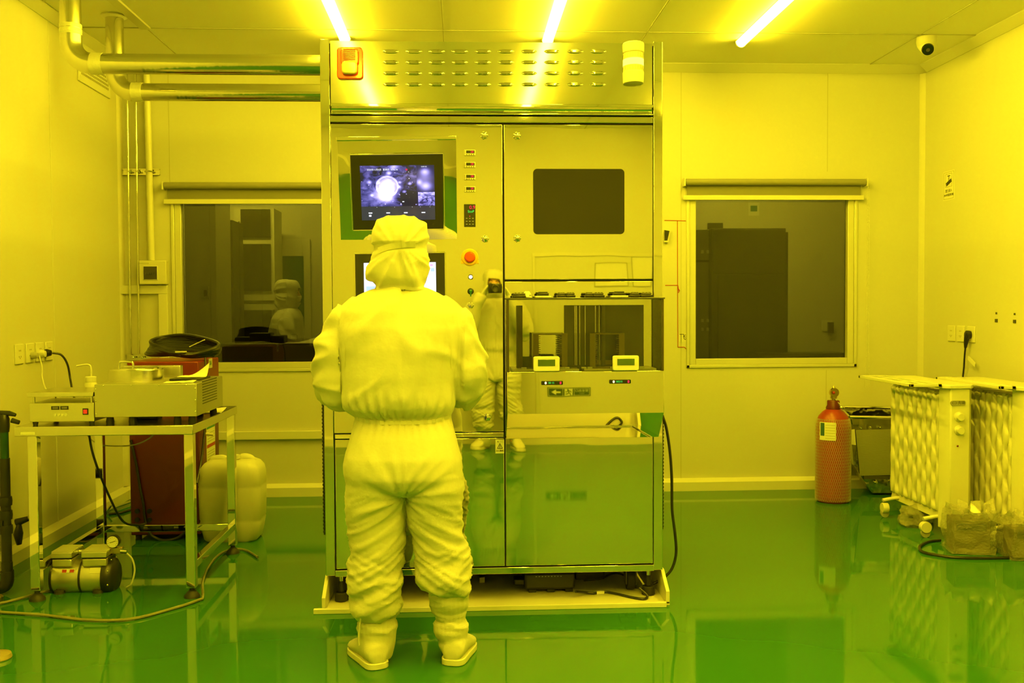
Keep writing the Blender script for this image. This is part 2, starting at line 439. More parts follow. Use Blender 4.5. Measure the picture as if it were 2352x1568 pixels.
def camera_picture():
    g = NG('camera_picture')
    low = g.f('LESS_THAN', g.v, .255)
    pic = g.f('GREATER_THAN', g.v, .255)
    main = g.f('MULTIPLY', g.f('LESS_THAN', g.u, .76), pic)
    side = g.f('MULTIPLY', g.f('GREATER_THAN', g.u, .76), pic)
    n1 = g.noise(7, 4, 1.2); n2 = g.noise(22, 3, .4)
    haze = g.f('MULTIPLY', g.f('SUBTRACT', n1, .38), 1.3)
    d = g.dist(.36, .62, .8)
    ring = g.f('MULTIPLY', g.f('LESS_THAN', g.f('ABSOLUTE', g.f('SUBTRACT', d, .145)), .012), .7)
    disc = g.f('MULTIPLY', g.f('LESS_THAN', d, .14), .35)
    glow = g.sum(g.f('MULTIPLY', g.blob(.35, .52, .10, .8), 2.2), g.f('MULTIPLY', g.blob(.37, .66, .08, .8), 1.2), g.f('MULTIPLY', g.blob(.34, .42, .07), 1.3), g.f('MULTIPLY', g.blob(.22, .45, .16), .35))
    dark = g.f('MULTIPLY', g.blob(.68, .38, .13, .9), .9)
    spk = g.f('MULTIPLY', g.f('GREATER_THAN', n2, .70), 1.3)
    sparks = g.sum(g.blob(.665, .665, .022), g.blob(.59, .52, .022), g.blob(.12, .70, .03), g.blob(.52, .61, .025), g.blob(.24, .69, .02), g.blob(.39, .86, .03), g.blob(.53, .69, .02), g.blob(.15, .46, .02), g.blob(.45, .97, .05))
    m_ = g.f('MULTIPLY', g.sum(haze, ring, disc, glow, spk, sparks, g.f('MULTIPLY', dark, -1)), main)
    sd = g.sum(g.blob(.875, .88, .055), g.f('MULTIPLY', g.blob(.88, .62, .07), 1.2), g.blob(.795, .69, .035, .7), g.f('MULTIPLY', g.blob(.87, .78, .09), .45))
    sd = g.f('ADD', sd, .03)
    br = g.f('MULTIPLY', g.rect(.775, 1, .26, .51), g.f('MAXIMUM', g.f('MULTIPLY', g.f('ADD', g.f('SUBTRACT', g.noise(6, 2, 2.5), .62), g.f('MULTIPLY', g.v, .75)), 3.0), .05))
    s_ = g.f('MULTIPLY', g.f('ADD', sd, br), side)
    tot = g.f('MAXIMUM', g.f('ADD', m_, s_), 0.0)
    lowc = g.f('MULTIPLY', low, .025)
    r = g.sum(g.f('MULTIPLY', g.f('POWER', tot, 1.5), .70), lowc, .012)
    gg = g.sum(g.f('MULTIPLY', g.f('POWER', tot, 1.5), .62), lowc, .012)
    b = g.sum(g.f('MULTIPLY', tot, 1.45), g.f('MULTIPLY', lowc, .9), .03)
    return g.done(r, gg, b, 1.0)
def menu_picture():
    g = NG('menu_picture')
    base = .92
    blue = g.sum(g.rect(.02, .98, .30, .33), g.rect(.02, .98, .12, .15), g.rect(.03, .26, .40, .60), g.rect(.93, .98, .84, .90))
    red = g.rect(.92, .96, .935, .965)
    r = g.f('SUBTRACT', base, g.sum(g.f('MULTIPLY', blue, .45)))
    gg = g.f('SUBTRACT', base, g.sum(g.f('MULTIPLY', blue, .25), g.f('MULTIPLY', red, .5)))
    b = g.f('SUBTRACT', 1.25, g.f('MULTIPLY', red, .5))
    return g.done(r, gg, b, 1.25)
EM = dict(
    white=emission('white_display_glow', (.85, .88, 1.0), 1.3), red=emission('red_digit_glow', (1.0, .03, .06), 1.4), green=emission('green_digit_glow', (.10, 1.0, .10), 1.1),
    amber=emission('amber_lamp_glow', (1.0, .75, .25), 3.0), lens=emission('warm_lamp_glow', (1.0, .85, .10), 2.2))

# ------------------------------------------------------------------ the process machine
MY = 4.38
mc = T('process_machine', 'tall mirror polished steel process machine with two monitors in the middle of the room', 'machine', (.14, MY, 0))
mi = MT['mirror']
x0, x1, xm = -.597, .880, .184
MB().box(x0+.006, x1-.006, MY+.022, 5.42, .135, 2.436).build('cabinet_body', MT['darkgrey'], mc)  # coloured dark so the gaps between the doors show as shadow
for a, b in ((x0, x0+.040), (x1-.040, x1)):
    MB().box(a, b, MY-.010, MY+.05, .135, 2.446).build('corner_post', MT['mirror_flat'], mc, bevel=.002)
for a, b in ((x0-.006, x0+.004), (x1-.004, x1+.006)):
    o = MB().box(a, b, MY+.05, 5.40, .20, 2.44)
    o.build('side_panel', mi, mc)
for s in (-1, 1):                                           # slotted cable duct on each side
    xs = x0-.012 if s < 0 else x1+.012
    o = MB().box(xs-.005, xs+.005, MY+.06, MY+.085, .30, .93)
    z = .31
    while z < .93: o.box(xs-.007, xs+.007, MY+.057, MY+.064, z, z+.008); z += .016
    o.build('side_duct', MT['black'], mc)
# vent panel with pressed louvres
vp = MB().box(-.553, .836, MY-.004, MY+.018, 2.176, 2.440)
def louvre(mb, cx, cz, w=.070, h=.017, d=.010):
    rings = []
    n = 8
    for i in range(n+1):
        u = -1 + 2*i/n
        e = max(.12, (1-abs(u)**5))
        x = cx + u*w/2
        rings.append([(x, MY-.004, cz+h*.5*e), (x, MY-.004-d*.75*e, cz+h*.18*e), (x, MY-.004-d*e, cz-h*.25*e), (x, MY-.004-d*.9*e, cz-h*.42*e), (x, MY-.004, cz-h*.36*e)])
    mb.loft(rings)
for r_, py in enumerate((118, 143, 168, 194)):
    for c_ in range(10):
        p = aty(897+c_*53.0, py, MY-.004); louvre(vp, p.x, p.z)
vp.build('vent_panel', mat('satin_vent_steel', (.74, .73, .67), .075, metal=1, bump=(1.2, .04, (1, 1, 1), .02)), mc, smooth=35)
# cornice rails
MB().prism([(MY+.01, 2.172), (MY-.022, 2.172), (MY-.022, 2.160), (MY-.006, 2.154), (MY-.002, 2.146), (MY-.006, 2.138), (MY-.018, 2.133), (MY-.018, 2.127), (MY+.01, 2.127)], 'X', -.552, .836).build('cornice_rail', MT['mirror_flat'], mc, bevel=.001)
MB().box(-.556, .838, MY-.006, MY+.02, 2.096, 2.123).build('cornice_rail', MT['mirror_flat'], mc, bevel=.002)
# doors
cd = MB().box(-.556, xm-.003, MY-.004, MY+.02, .756, 2.088).build('control_door', mi, mc, bevel=.002)
ud = MB().box(xm+.004, .838, MY-.004, MY+.02, 1.418, 2.088).build('upper_door', mi, mc, bevel=.002)
MB().box(xm+.004, .838, MY-.002, MY+.02, .735, 1.410).build('back_panel', mi, mc, bevel=.002)
rr = [aty(x, y, MY-.004) for x, y in ((1225, 538), (1434, 388))]
MB().prism(rounded(rr[0].x, rr[1].x, rr[0].z, rr[1].z, .018), 'Y', MY-.0065, MY-.003).build('viewing_window', MT['darkwin'], ud)
sr = MB().box(-.552, xm-.003, MY-.008, MY+.02, .732, .752).build('sill_rail', MT['mirror_flat'], mc, bevel=.002)
ld = MB().box(-.552, xm-.002, MY-.004, MY+.02, .163, .728).build('lower_door', mi, mc, bevel=.002)
rd = MB().box(xm+.004, .838, MY-.004, MY+.02, .163, .728).build('lower_door', mi, mc, bevel=.002)
MB().box(-.556, .842, MY-.010, MY+.03, .130, .158).build('bottom_rail', MT['mirror_flat'], mc, bevel=.002)
for (px, py), dr in zip(((1112, 311), (1114, 548), (1119, 958), (1187, 312), (1188, 547)), (cd, cd, cd, ud, ud)):
    p = aty(px, py, MY-.004)
    o = MB().lathe([(.015, 0), (.0155, .004), (.012, .011), (.004, .0135), (.0005, .0138)], (0, 0, 0), 20)
    o.xform(M.Translation(p) @ M.Rotation(PI/2, 4, 'X'))
    for k in range(7):
        a = 2*PI*k/7; o.ball(p + V((math.cos(a)*.0135, -.004, math.sin(a)*.0135)), .0042, 8, 6)
    o.build('door_latch', MT['chrome'], dr)
# tilted mounting plate for the upper monitor (its top edge leans out of the door)
def plate_pt(px, py):
    """point on the tilted plate: Y runs from MY-.145 at the top (z 2.03) to MY-.006 at the bottom (z 1.60)"""
    z = 1.8
    for _ in range(12):
        y = MY-.006 - .108*(z-1.60)/.43
        p = aty(px, py, y); z = p.z
    return p
A, B, C_, D = plate_pt(783, 553), plate_pt(1050, 549), plate_pt(1048, 320), plate_pt(774, 322)
nrm = (B-A).cross(D-A).normalized()
if nrm.y > 0: nrm = -nrm
mm = MB()
bk = [V((p.x, MY-.002, p.z)) for p in (A, B, C_, D)]
mm.loft([[A, B, C_, D], bk])
mm.build('monitor_hood', mat('warped_polished_steel', (.76, .75, .70), .02, metal=1, bump=(3.2, .16, (1, 1, 1), .03)), mc, bevel=.0015)
e0, e1 = plate_pt(773, 322), plate_pt(1048, 319)
MB().obox((e0+e1)/2 + V((0, -.004, .004)), (e1-e0), (0, 1, 0), (0, 0, 1), ((e1-e0).length/2, .010, .008)).build('hood_lip', MT['mirror_flat'], mc, bevel=.002)
def monitor(c, pic, pts_s, depth, n, name='monitor'):
    a, b, c_, d = c
    o = MB().loft([[p + n*depth for p in c], [p - n*.004 for p in c]]).build(name, MT['black'], mc, bevel=.002)
    fr = MB()
    for p, q in ((a, b), (b, c_), (c_, d), (d, a)):
        fr.limb([p + n*depth*.9, q + n*depth*.9], .0032, 6)
    fr.build('bezel_edge', MT['chrome'], o)
    scr = [p + n*(depth+.0008) for p in pts_s]
    return o, screen_quad('screen', scr, pic, o)
cs = [plate_pt(*q) for q in ((812, 528), (1020, 525), (1018, 352), (804, 355))]
ss = [plate_pt(*q) for q in ((832, 505), (1000, 503), (997, 378), (827, 380))]
mon, scr = monitor(cs, camera_picture(), ss, .012, nrm, 'monitor')
# writing on the upper screen
su, sv = (ss[1]-ss[0]), (ss[3]-ss[0])
def on_screen(u, v): return ss[0] + su*u + sv*v + nrm*.0135
fr_ = (su.normalized(), sv.normalized())
text('2020年11月5日  星期四 16:45:36', .0095, EM['white'], mon, 'lettering', on_screen(.30, .925), fr_)
text('CAM 02', .007, EM['white'], mon, 'lettering', on_screen(.86, .975), fr_)
tb = MB()
for u in (.12, .36, .60, .84):
    tb.obox(on_screen(u, .135), fr_[0], fr_[1], nrm, (.008, .0022, .0002))
tb.obox(on_screen(.115, .085), fr_[0], fr_[1], nrm, (.005, .004, .0002)); tb.obox(on_screen(.57, .34), fr_[0], fr_[1], nrm, (.004, .002, .0002))
for u in (.21, .45, .69, .80, .93): tb.obox(on_screen(u, .24), (1, 0, 0), fr_[1], nrm, (.0009, .0009, .0002))
for u in (.12, .36, .60, .84): pass
tb.build('caption_bar', EM['white'], mon)
MB().obox(on_screen(.625, .925), fr_[0], fr_[1], nrm, (.0035, .003, .0002)).build('record_mark', EM['red'], mon)
# lower monitor, flush with the door
cl = [aty(x, y, MY-.005) for x, y in ((818, 760), (1024, 757), (1022, 580), (815, 583))]
sl = [aty(x, y, MY-.005) for x, y in ((838, 738), (1003, 735), (1001, 602), (836, 604))]
mon2, scr2 = monitor(cl, menu_picture(), sl, .010, V((0, -1, 0)), 'monitor')
text('AS', .018, MT['darkgrey'], mon2, 'lettering', aty(850, 612, MY-.0165))
# meters
for py in (351, 379, 407, 435):
    a, b = aty(1066, py+6.5, MY-.004), aty(1092, py-6.5, MY-.004)
    o = MB().box(a.x, b.x, MY-.012, MY-.003, a.z, b.z).build('temperature_meter', MT['cream'], mc, bevel=.0015)
    w = b.x-a.x
    MB().box(a.x+w*.18, b.x-w*.08, MY-.0128, MY-.011, a.z+.009, b.z-.003).build('display', MT['black'], o)
    text('28', .0125, EM['red'], o, 'lettering', (a.x+w*.70, MY-.0134, (a.z+.009+b.z-.003)/2), sx=1.1)
    d = MB()
    for k in range(4): d.box(a.x+w*(.2+.2*k), a.x+w*(.28+.2*k), MY-.0128, MY-.0115, a.z+.002, a.z+.006)
    for k in range(3): d.box(a.x+w*.05, a.x+w*.1, MY-.0128, MY-.0115, a.z+.006+k*.006, a.z+.009+k*.006)
    d.build('button_row', MT['darkgrey'], o)
a, b = aty(1066, 521, MY-.004), aty(1092, 469, MY-.004)
o = MB().box(a.x, b.x, MY-.012, MY-.003, a.z, b.z).build('process_controller', MT['black'], mc, bevel=.0015)
w, h = b.x-a.x, b.z-a.z
text('0.9', .021, EM['red'], o, 'lettering', (a.x+w*.72, MY-.0128, b.z-h*.15))
text('StoP', .015, EM['green'], o, 'lettering', (a.x+w*.60, MY-.0128, b.z-h*.33))
d = MB()
for i in range(3):
    for j in range(3): d.box(a.x+w*(.16+.27*i), a.x+w*(.30+.27*i), MY-.0126, MY-.0118, a.z+h*(.1+.13*j), a.z+h*(.125+.13*j))
d.build('key_marking', MT['grey'], o)
MB().box(a.x+w*.47, a.x+w*.53, MY-.0128, MY-.0118, a.z+h*.45, a.z+h*.48).build('indicator_dot', EM['red'], o)
# emergency stop and the buttons under it
p = aty(1079, 591, MY-.004)
RXm = M.Rotation(PI/2, 4, 'X')
yel = mat('yellow_guard', (.75, .45, .03), .35); org = mat('orange_red_button', (.75, .07, .015), .3)
o = MB().lathe([(.037, 0), (.037, .012), (.033, .016), (.024, .016), (.024, .004), (.001, .004)], (0, 0, 0), 32).xform(M.Translation(p) @ RXm)
for s in (-1, 1): o.obox(p + V((s*.032, -.006, -.02)), (1, 0, 0), (0, 1, 0), (0, 0, 1), (.007, .006, .007))
es = o.build('emergency_stop', yel, mc)
MB().lathe([(.019, .002), (.022, .016), (.022, .026), (.017, .031), (.0005, .032)], (0, 0, 0), 32).xform(M.Translation(p) @ RXm).build('mushroom_button', org, es)
p = aty(1081, 636, MY-.004)
o = MB().lathe([(.012, 0), (.012, .006), (.009, .009), (.0005, .009)], (0, 0, 0), 20).xform(M.Translation(p) @ RXm).build('lamp_button', MT['chrome'], mc)
MB().lathe([(.0085, .008), (.007, .0105), (.0005, .011)], (0, 0, 0), 16).xform(M.Translation(p) @ RXm).build('lamp_cap', EM['white'], o)
p = aty(1081, 669, MY-.004)
o = MB().lathe([(.014, 0), (.014, .006), (.011, .009), (.0005, .009)], (0, 0, 0), 20).xform(M.Translation(p) @ RXm).build('key_switch', MT['black'], mc)
gk = mat('green_key_switch', (.01, .12, .05), .4)
MB().ball(p + V((0, -.011, .001)), (.008, .006, .008), 12, 8).limb([p + V((0, -.015, .002)), p + V((0, -.016, -.022))], [.004, .0025], 8).build('key', gk, o)
for py in (701, 731):
    p = aty(1081.5, py, MY-.004)
    o = MB().lathe([(.012, 0), (.012, .005), (.009, .010), (.0005, .011)], (0, 0, 0), 20).xform(M.Translation(p) @ RXm)
    for k in range(6):
        an = 2*PI*k/6; o.ball(p + V((math.cos(an)*.011, -.004, math.sin(an)*.011)), .0034, 8, 5)
    o.build('push_button', MT['chrome'], mc)
# sounder with strobe, and the status light
redp = mat('red_translucent_plastic', (.62, .035, .012), .25, coat=.4)
a, b = aty(775, 183, MY-.004), aty(834, 110, MY-.004)
o = MB().prism(rounded(a.x, b.x, a.z, b.z, .016), 'Y', MY-.020, MY-.003)
sm = o
sm = sm.build('alarm_sounder', redp, mc, bevel=.004)
w, h = b.x-a.x, b.z-a.z
MB().prism(rounded(a.x+w*.16, b.x-w*.16, a.z+h*.42, b.z-h*.08, .012), 'Y', MY-.036, MY-.018).build('horn_cover', redp, sm, bevel=.004)
g = MB()
for k in range(7): g.box(a.x+w*.27, b.x-w*.27, MY-.0375, MY-.0355, a.z+h*(.56+.05*k), a.z+h*(.585+.05*k))
g.build('horn_slot', mat('dark_red_slot', (.16, .008, .004), .5), sm)
MB().prism(rounded(a.x+w*.2, b.x-w*.2, a.z+h*.12, a.z+h*.52, .016), 'Y', MY-.046, MY-.02).build('strobe_lens', mat('clear_strobe_lens', (.80, .72, .35), .08, coat=1.0, trans=.35), sm, bevel=.006)
a, b = aty(1430, 195, MY-.004), aty(1479, 100, MY-.004)
cx, w, h = (a.x+b.x)/2, b.x-a.x, b.z-a.z
def half(r0, z0, z1, r1=None, yo=0):
    r1 = r1 or r0
    ring = lambda r, z: [(cx + r*math.cos(t), MY-.003+yo - r*1.25*math.sin(t), z) for t in [PI*i/20 for i in range(21)]]
    return MB().loft([ring(r0, z0), ring(r1, z1)])
wl = half(w/2*.95, a.z+.004, a.z+h*.30, w/2).build('status_light', MT['white'], mc, bevel=.002)
half(w/2, a.z+h*.74, b.z).build('top_cap', MT['white'], wl, bevel=.006)
half(w/2*.95, a.z+h*.30, a.z+h*.44).build('ribbed_lens', mat('frosted_lens', (.75, .70, .45), .3, sss=.2), wl)
half(w/2*.96, a.z+h*.44, a.z+h*.60).build('glowing_lens', EM['lens'], wl)
half(w/2*.95, a.z+h*.60, a.z+h*.74).build('ribbed_lens', bpy.data.materials['frosted_lens'], wl)
rb = MB()
for k in range(11):
    t = PI*(k+1)/12
    for za, zb in ((.32, .43), (.62, .73)):
        rb.obox((cx + w/2*.965*math.cos(t), MY-.003 - w/2*1.2*math.sin(t), a.z+h*(za+zb)/2), (1, 0, 0), (0, 1, 0), (0, 0, 1), (.0012, .0012, h*(zb-za)/2))
rb.build('lens_rib', MT['grey'], wl)
# warning sticker on the lower left door
a, b = aty(1138, 1041, MY-.005), aty(1158, 1009, MY-.005)
stk = MB().box(a.x, b.x, MY-.0055, MY-.0035, a.z, b.z).build('warning_sticker', MT['paper'], mc)
w, h = b.x-a.x, b.z-a.z
tri = MB()
P3 = [V((a.x+w*.22, MY-.006, a.z+h*.36)), V((a.x+w*.80, MY-.006, a.z+h*.36)), V((a.x+w*.5, MY-.006, a.z+h*.72))]
for i in range(3): tri.limb([P3[i], P3[(i+1) % 3]], .0012, 6)
tri.limb([V((a.x+w*.53, MY-.006, a.z+h*.60)), V((a.x+w*.45, MY-.006, a.z+h*.50)), V((a.x+w*.56, MY-.006, a.z+h*.48)), V((a.x+w*.47, MY-.006, a.z+h*.39))], .001, 5)
tri.build('warning_triangle', MT['ink'], stk)
text('▲ ——', .007, MT['ink'], stk, 'lettering', ((a.x+b.x)/2, MY-.006, a.z+h*.86))
text('当心触电', .0085, MT['ink'], stk, 'lettering', ((a.x+b.x)/2, MY-.006, a.z+h*.19))
# label strip on the left post
a, b = aty(733.5, 677, MY-.011), aty(737.5, 640, MY-.011)
# feet and castors
def foot(x, y):
    o = MB().cyl((x, y, .010), (x, y, .048), .030, .028).cyl((x, y, .048), (x, y, .10), .013, .010).build('levelling_foot', MT['rubber'], mc, bevel=.003)
    MB().cyl((x, y, .085), (x, y, .135), .010).build('foot_screw', MT['chrome'], o)
for x, y in ((-.538, MY+.05), (.828, MY+.055), (-.538, 5.3), (.828, 5.3)): foot(x, y)
def castor(x, y):
    o = MB().box(x-.05, x+.05, y-.03, y+.03, .112, .134).box(x-.025, x-.019, y-.025, y+.035, .04, .115).box(x+.019, x+.025, y-.025, y+.035, .04, .115).build('castor', MT['darkgrey'], mc)
    MB().cyl((x-.018, y+.012, .060), (x+.018, y+.012, .060), .050, n=28).build('wheel', MT['rubber'], o, bevel=.004)
for x in (-.455, .76): castor(x, MY+.13); castor(x, 5.2)

# ------------------------------------------------------------------ loading station on the machine's front
LY = 4.25
ls = T('wafer_loading_station', 'clear covered wafer loading station on the right half of the machine front', 'loading station', (.52, LY, .72))
lx0, lx1, lz = .190, .862, 1.0247
base = MB().prism([(LY, .8446), (LY, lz), (MY-.012, lz), (MY-.012, .724)], 'X', lx0, lx1).build('base_box', mi, ls, bevel=.002)
clear = glass('clear_acrylic', (.95, .95, .92), 0.0, .8)
side_clear = glass('clear_acrylic_side', (.93, .93, .90), 0.0, .6, 1.12)
cov = MB().box(lx0+.002, lx1-.002, LY+.002, LY+.008, lz, 1.330).build('acrylic_cover', clear, ls)
for xx in (lx0+.002, lx1-.008): MB().box(xx, xx+.006, LY+.008, MY-.006, lz, 1.330).build('acrylic_side', side_clear, ls)
MB().box(lx0-.004, lx1+.004, LY-.004, MY-.006, 1.330, 1.338).build('cover_top', mat('smoked_acrylic', (.06, .06, .05), .1), ls, bevel=.002)
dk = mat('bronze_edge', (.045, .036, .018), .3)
for xx in (lx0+.001, lx1-.010): MB().box(xx, xx+.009, LY-.001, LY+.010, lz, 1.329).build('edge_strip', dk, ls)
# opening into the machine behind the cover: dark reveals, guide rods and lift plates
fr = MB()
q = [aty(1186, 836, MY-.008), aty(1478, 700, MY-.008)]
for xa, xb, za, zb in ((lx0+.01, q[0].x, lz, 1.328), (q[1].x, lx1-.01, lz, 1.328), (q[0].x, q[1].x, q[1].z, 1.328)):
    fr.box(xa, xb, MY-.012, MY-.006, za, zb)
fr.build('rear_frame', MT['mirror_flat'], ls)
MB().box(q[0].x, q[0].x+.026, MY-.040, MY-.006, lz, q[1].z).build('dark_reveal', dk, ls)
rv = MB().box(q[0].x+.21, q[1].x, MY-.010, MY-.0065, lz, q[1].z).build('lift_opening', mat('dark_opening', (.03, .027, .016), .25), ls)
for dx in (.245, .252, .266, .290, .335, .352):
    MB().cyl((q[0].x+dx+.01, MY-.024, lz+.02), (q[0].x+dx+.01, MY-.024, q[1].z-.002), .0035, n=10).build('guide_rod', MT['chrome'], ls)
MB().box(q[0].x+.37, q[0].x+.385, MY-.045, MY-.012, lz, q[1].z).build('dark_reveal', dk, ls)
MB().box(q[0].x+.02, q[1].x, MY-.014, MY-.0105, lz, lz+.058).build('reflection_band', mat('dark_green_reflection', (.02, .035, .012), .15), ls)  # dark reflection behind the trays, painted as a green strip
for cx in (aty(1305, 690, LY).x, aty(1425, 690, LY).x):
    pass
for px in (1300, 1302): pass
# two indicator displays on the base box
for px, py in ((1268, 879), (1424, 876)):
    p = aty(px, py, LY-.001); w, h = .046, .0085
    o = MB().prism(rounded(p.x-w, p.x+w, p.z-h, p.z+h, .004), 'Y', LY-.006, LY+.002).build('status_display', MT['black'], ls, bevel=.001)
    MB().ball((p.x-w*.60, LY-.006, p.z), (.0045, .002, .0055), 10, 8).build('indicator_dot', EM['amber'], o)
    text('00 15' if px < 1300 else '00215', .011, EM['green'], o, 'lettering', (p.x-w*.08, LY-.0068, p.z))
    MB().box(p.x+w*.7, p.x+w*.85, LY-.0066, LY-.0055, p.z-.005, p.z+.005).build('red_lamp', EM['red'], o)
# trays and cassettes
def tray_plate(x0_, x1_, label):
    o = MB().box(x0_, x1_, LY+.012, MY-.016, lz, lz+.010)
    return o.build('cassette_tray', MT['cream'], ls, bevel=.002)
tray_plate(lx0+.022, .500, ''); tray_plate(.520, lx1-.03, '')
for px, py in ((1202, 842), (1300, 836), (1288, 842), (1338, 836), (1404, 840), (1470, 838), (1352, 836)):
    p = aty(px, py, LY+.06); MB().box(p.x-.011, p.x+.011, LY+.012, LY+.023, lz+.010, lz+.018).build('locating_pad', MT['white'], ls, bevel=.002)
cass = mat('amber_cassette_plastic', (.16, .12, .045), .3)
def cassette(cx, rz, label):
    c = T('wafer_cassette', label, 'wafer cassette', (cx, LY+.070, lz+.0105), rz, 'wafer cassettes in the loading station')
    for s in (-1, 1):
        sw = MB().box(s*.062-.006, s*.062+.006, -.045, .045, 0, .150)
        for k in range(14): sw.box(s*.062-s*.013-.0075, s*.062-s*.013+.0075, -.043, .043, .016+k*.0092, .0185+k*.0092)
        sw.build('side_wall', cass, c, local=True)
        MB().box(s*.062-.012, s*.062+.012, -.050, -.044, 0, .150).build('front_flange', cass, c, local=True)
    MB().box(-.058, .058, -.040, .040, .144, .150).build('top_bridge', cass, c, local=True)
    MB().box(-.058, .058, .030, .036, .01, .03).build('rear_bar', cass, c, local=True)
    MB().box(-.06, .06, -.045, .045, 0, .006).build('cassette_foot', cass, c, local=True)
cassette(.374, .06, 'amber slotted wafer cassette standing left under the clear cover')
cassette(.627, -.12, 'amber slotted wafer cassette standing under the clear cover in front of the guide rods')
for px0, px1, py0, py1, lab in ((1225, 1285, 818, 853, 'grey display box in front of the cassette near the cover centre left'), (1407, 1467, 816, 851, 'grey display box under the clear cover nearer its right end')):
    a, b = aty(px0, py1, LY-.008), aty(px1, py0, LY-.008)
    o = T('display_box', lab, 'display box', ((a.x+b.x)/2, LY-.004, a.z), 0, 'display boxes on the loading station')
    MB().prism(rounded(a.x, b.x, a.z, b.z, .008), 'Y', LY-.016, LY+.001).build('case', MT['white'], o, bevel=.003)
    w, h = b.x-a.x, b.z-a.z
    MB().box(a.x+w*.17, b.x-w*.17, LY-.0175, LY-.015, a.z+h*.36, a.z+h*.80).build('display_window', mat('lcd_glass', (.05, .10, .03), .08, spec=.8), o, bevel=.001)
# black clips, white blocks and a tissue on the cover top
def clip(px0, px1, lab, zoff=0, h=.020):
    a = aty((px0+px1)/2, 684, LY+.05)
    w = (px1-px0)/2310*4.25
    z = 1.338 + zoff
    o = T('sensor_clip', lab, 'sensor clip', (a.x, LY+.05, z), 0, 'black clips on the loading station cover')
    MB().box(-w/2, w/2, -.020, .020, 0, h*.55).build('clip_base', MT['black'], o, local=True, bevel=.003)
    MB().box(-w*.42, w*.42, -.014, .014, h*.55, h).build('clip_top', MT['darkgrey'], o, local=True, bevel=.003)
    for k in (-1, 0, 1): MB().box(k*w*.26-.004, k*w*.26+.004, -.010, .010, h, h+.002).build('terminal', MT['black'], o, local=True)
clip(1176, 1208, 'flat black sensor clip at the left end of the loading station cover')
clip(1279, 1299, 'short black sensor clip left of centre on the cover, beside a longer one')
clip(1299, 1321, 'black sensor clip left of centre on the cover, right one of its pair')
clip(1343, 1362, 'black sensor clip right of centre on the cover, left one of its pair')
clip(1362, 1388, 'black sensor clip right of centre on the cover, right one of its pair')
clip(1446, 1469, 'black sensor clip near the right end of the cover, left one of its pair')
clip(1470, 1498, 'black sensor clip last at the right end of the cover')
for px0, px1, lab in ((1228, 1266, 'white block under a black plug near the tissue'), (1402, 1442, 'white block under a black plug at the right of the cover')):
    a = aty((px0+px1)/2, 684, LY+.05); w = (px1-px0)/2310*4.25
    o = T('sensor_block', lab, 'sensor block', (a.x, LY+.05, 1.338), 0, 'white blocks on the loading station cover')
    MB().box(-w/2, w/2, -.022, .022, 0, .008).build('block_base', MT['cream'], o, local=True, bevel=.002)
    MB().box(-w*.36, w*.36, -.012, .012, .008, .020).build('connector', MT['black'], o, local=True, bevel=.003)
    MB().box(-w*.28, w*.28, -.008, .008, .020, .025).build('connector_tab', MT['black'], o, local=True)
def crumple(name, c, r, material, label, cat, flat=.6, seed=0):
    o = MB().ball((0, 0, 0), 1, 18, 12)
    for v in o.bm.verts:
        n = noise.noise(v.co*1.7 + V((seed, 0, 0))) + .6*abs(noise.noise(v.co*3.7 + V((0, seed, 0))))
        v.co = v.co*(1 + .55*n); v.co = V((v.co.x*r[0], v.co.y*r[1], max(v.co.z, -.55)*r[2]))
    zmin = min(v.co.z for v in o.bm.verts)
    o.xform(M.Translation(V(c) - V((0, 0, zmin))))
    return tag(o.build(name, material, None, smooth=20), label, cat)
p = aty(1206, 684, LY+.06)
crumple('tissue', (p.x+.006, LY+.07, 1.338), (.022, .018, .016), MT['paper'], 'crumpled white tissue at the left of the loading station cover', 'tissue', seed=3)
# ------------------------------------------------------------------ exhaust ducts, pipes and the wall fittings on the left
def arc(c, r, a0, a1, n, plane):
    return [V(c) + V((r*math.cos(a), 0, r*math.sin(a))) for a in [a0+(a1-a0)*i/n for i in range(n+1)]]
def duct(x, y, z, r, x_end, label, collar):
    R = .105
    o = T('exhaust_duct', label, 'duct', (x, y, z), 0, 'exhaust ducts')
    MB().cyl((x, y, z+R+.06), (x, y, ZC-.001), r, n=36).build('vertical_pipe', MT['duct'], o)
    el = MB().limb([V((x, y, z+R+.07))] + arc((x+R, y, z+R), R, PI, PI*1.5, 12, 'XZ') + [V((x+R+.01, y, z))], r*1.04, 36).build('elbow', MT['satin'], o)
    MB().cyl((x+R+.005, y, z), (x_end, y, z), r, n=36).build('horizontal_pipe', MT['duct'], o)
    for p0, p1 in (((x, y, z+R+.035), (x, y, z+R+.085)), ((x+R-.01, y, z), (x+R+.05, y, z))):
        t_ = MB()
        P0, P1 = V(p0), V(p1); rad = [r*1.06+random.uniform(-.0015, .0015) for _ in range(6)]
        t_.limb([P0.lerp(P1, i/5) for i in range(6)], rad, 36).build('tape_joint', MT['tape'], o)
    if collar:
        MB().lathe([(r*1.02, ZC-.001), (r*1.45, ZC-.002), (r*1.48, ZC-.010), (r*1.1, ZC-.016), (r*1.02, ZC-.018)], (x, y, 0), 36).build('ceiling_collar', MT['trim'], o)
duct(-1.911, 5.10, 2.508, .050, -.610, 'thick polished steel exhaust duct, nearer and higher of the two, bending into the machine side', False)
duct(-1.975, 5.93, 2.545, .050, -.610, 'polished steel exhaust duct, lower and further of the two, dropping through a ceiling collar', True)

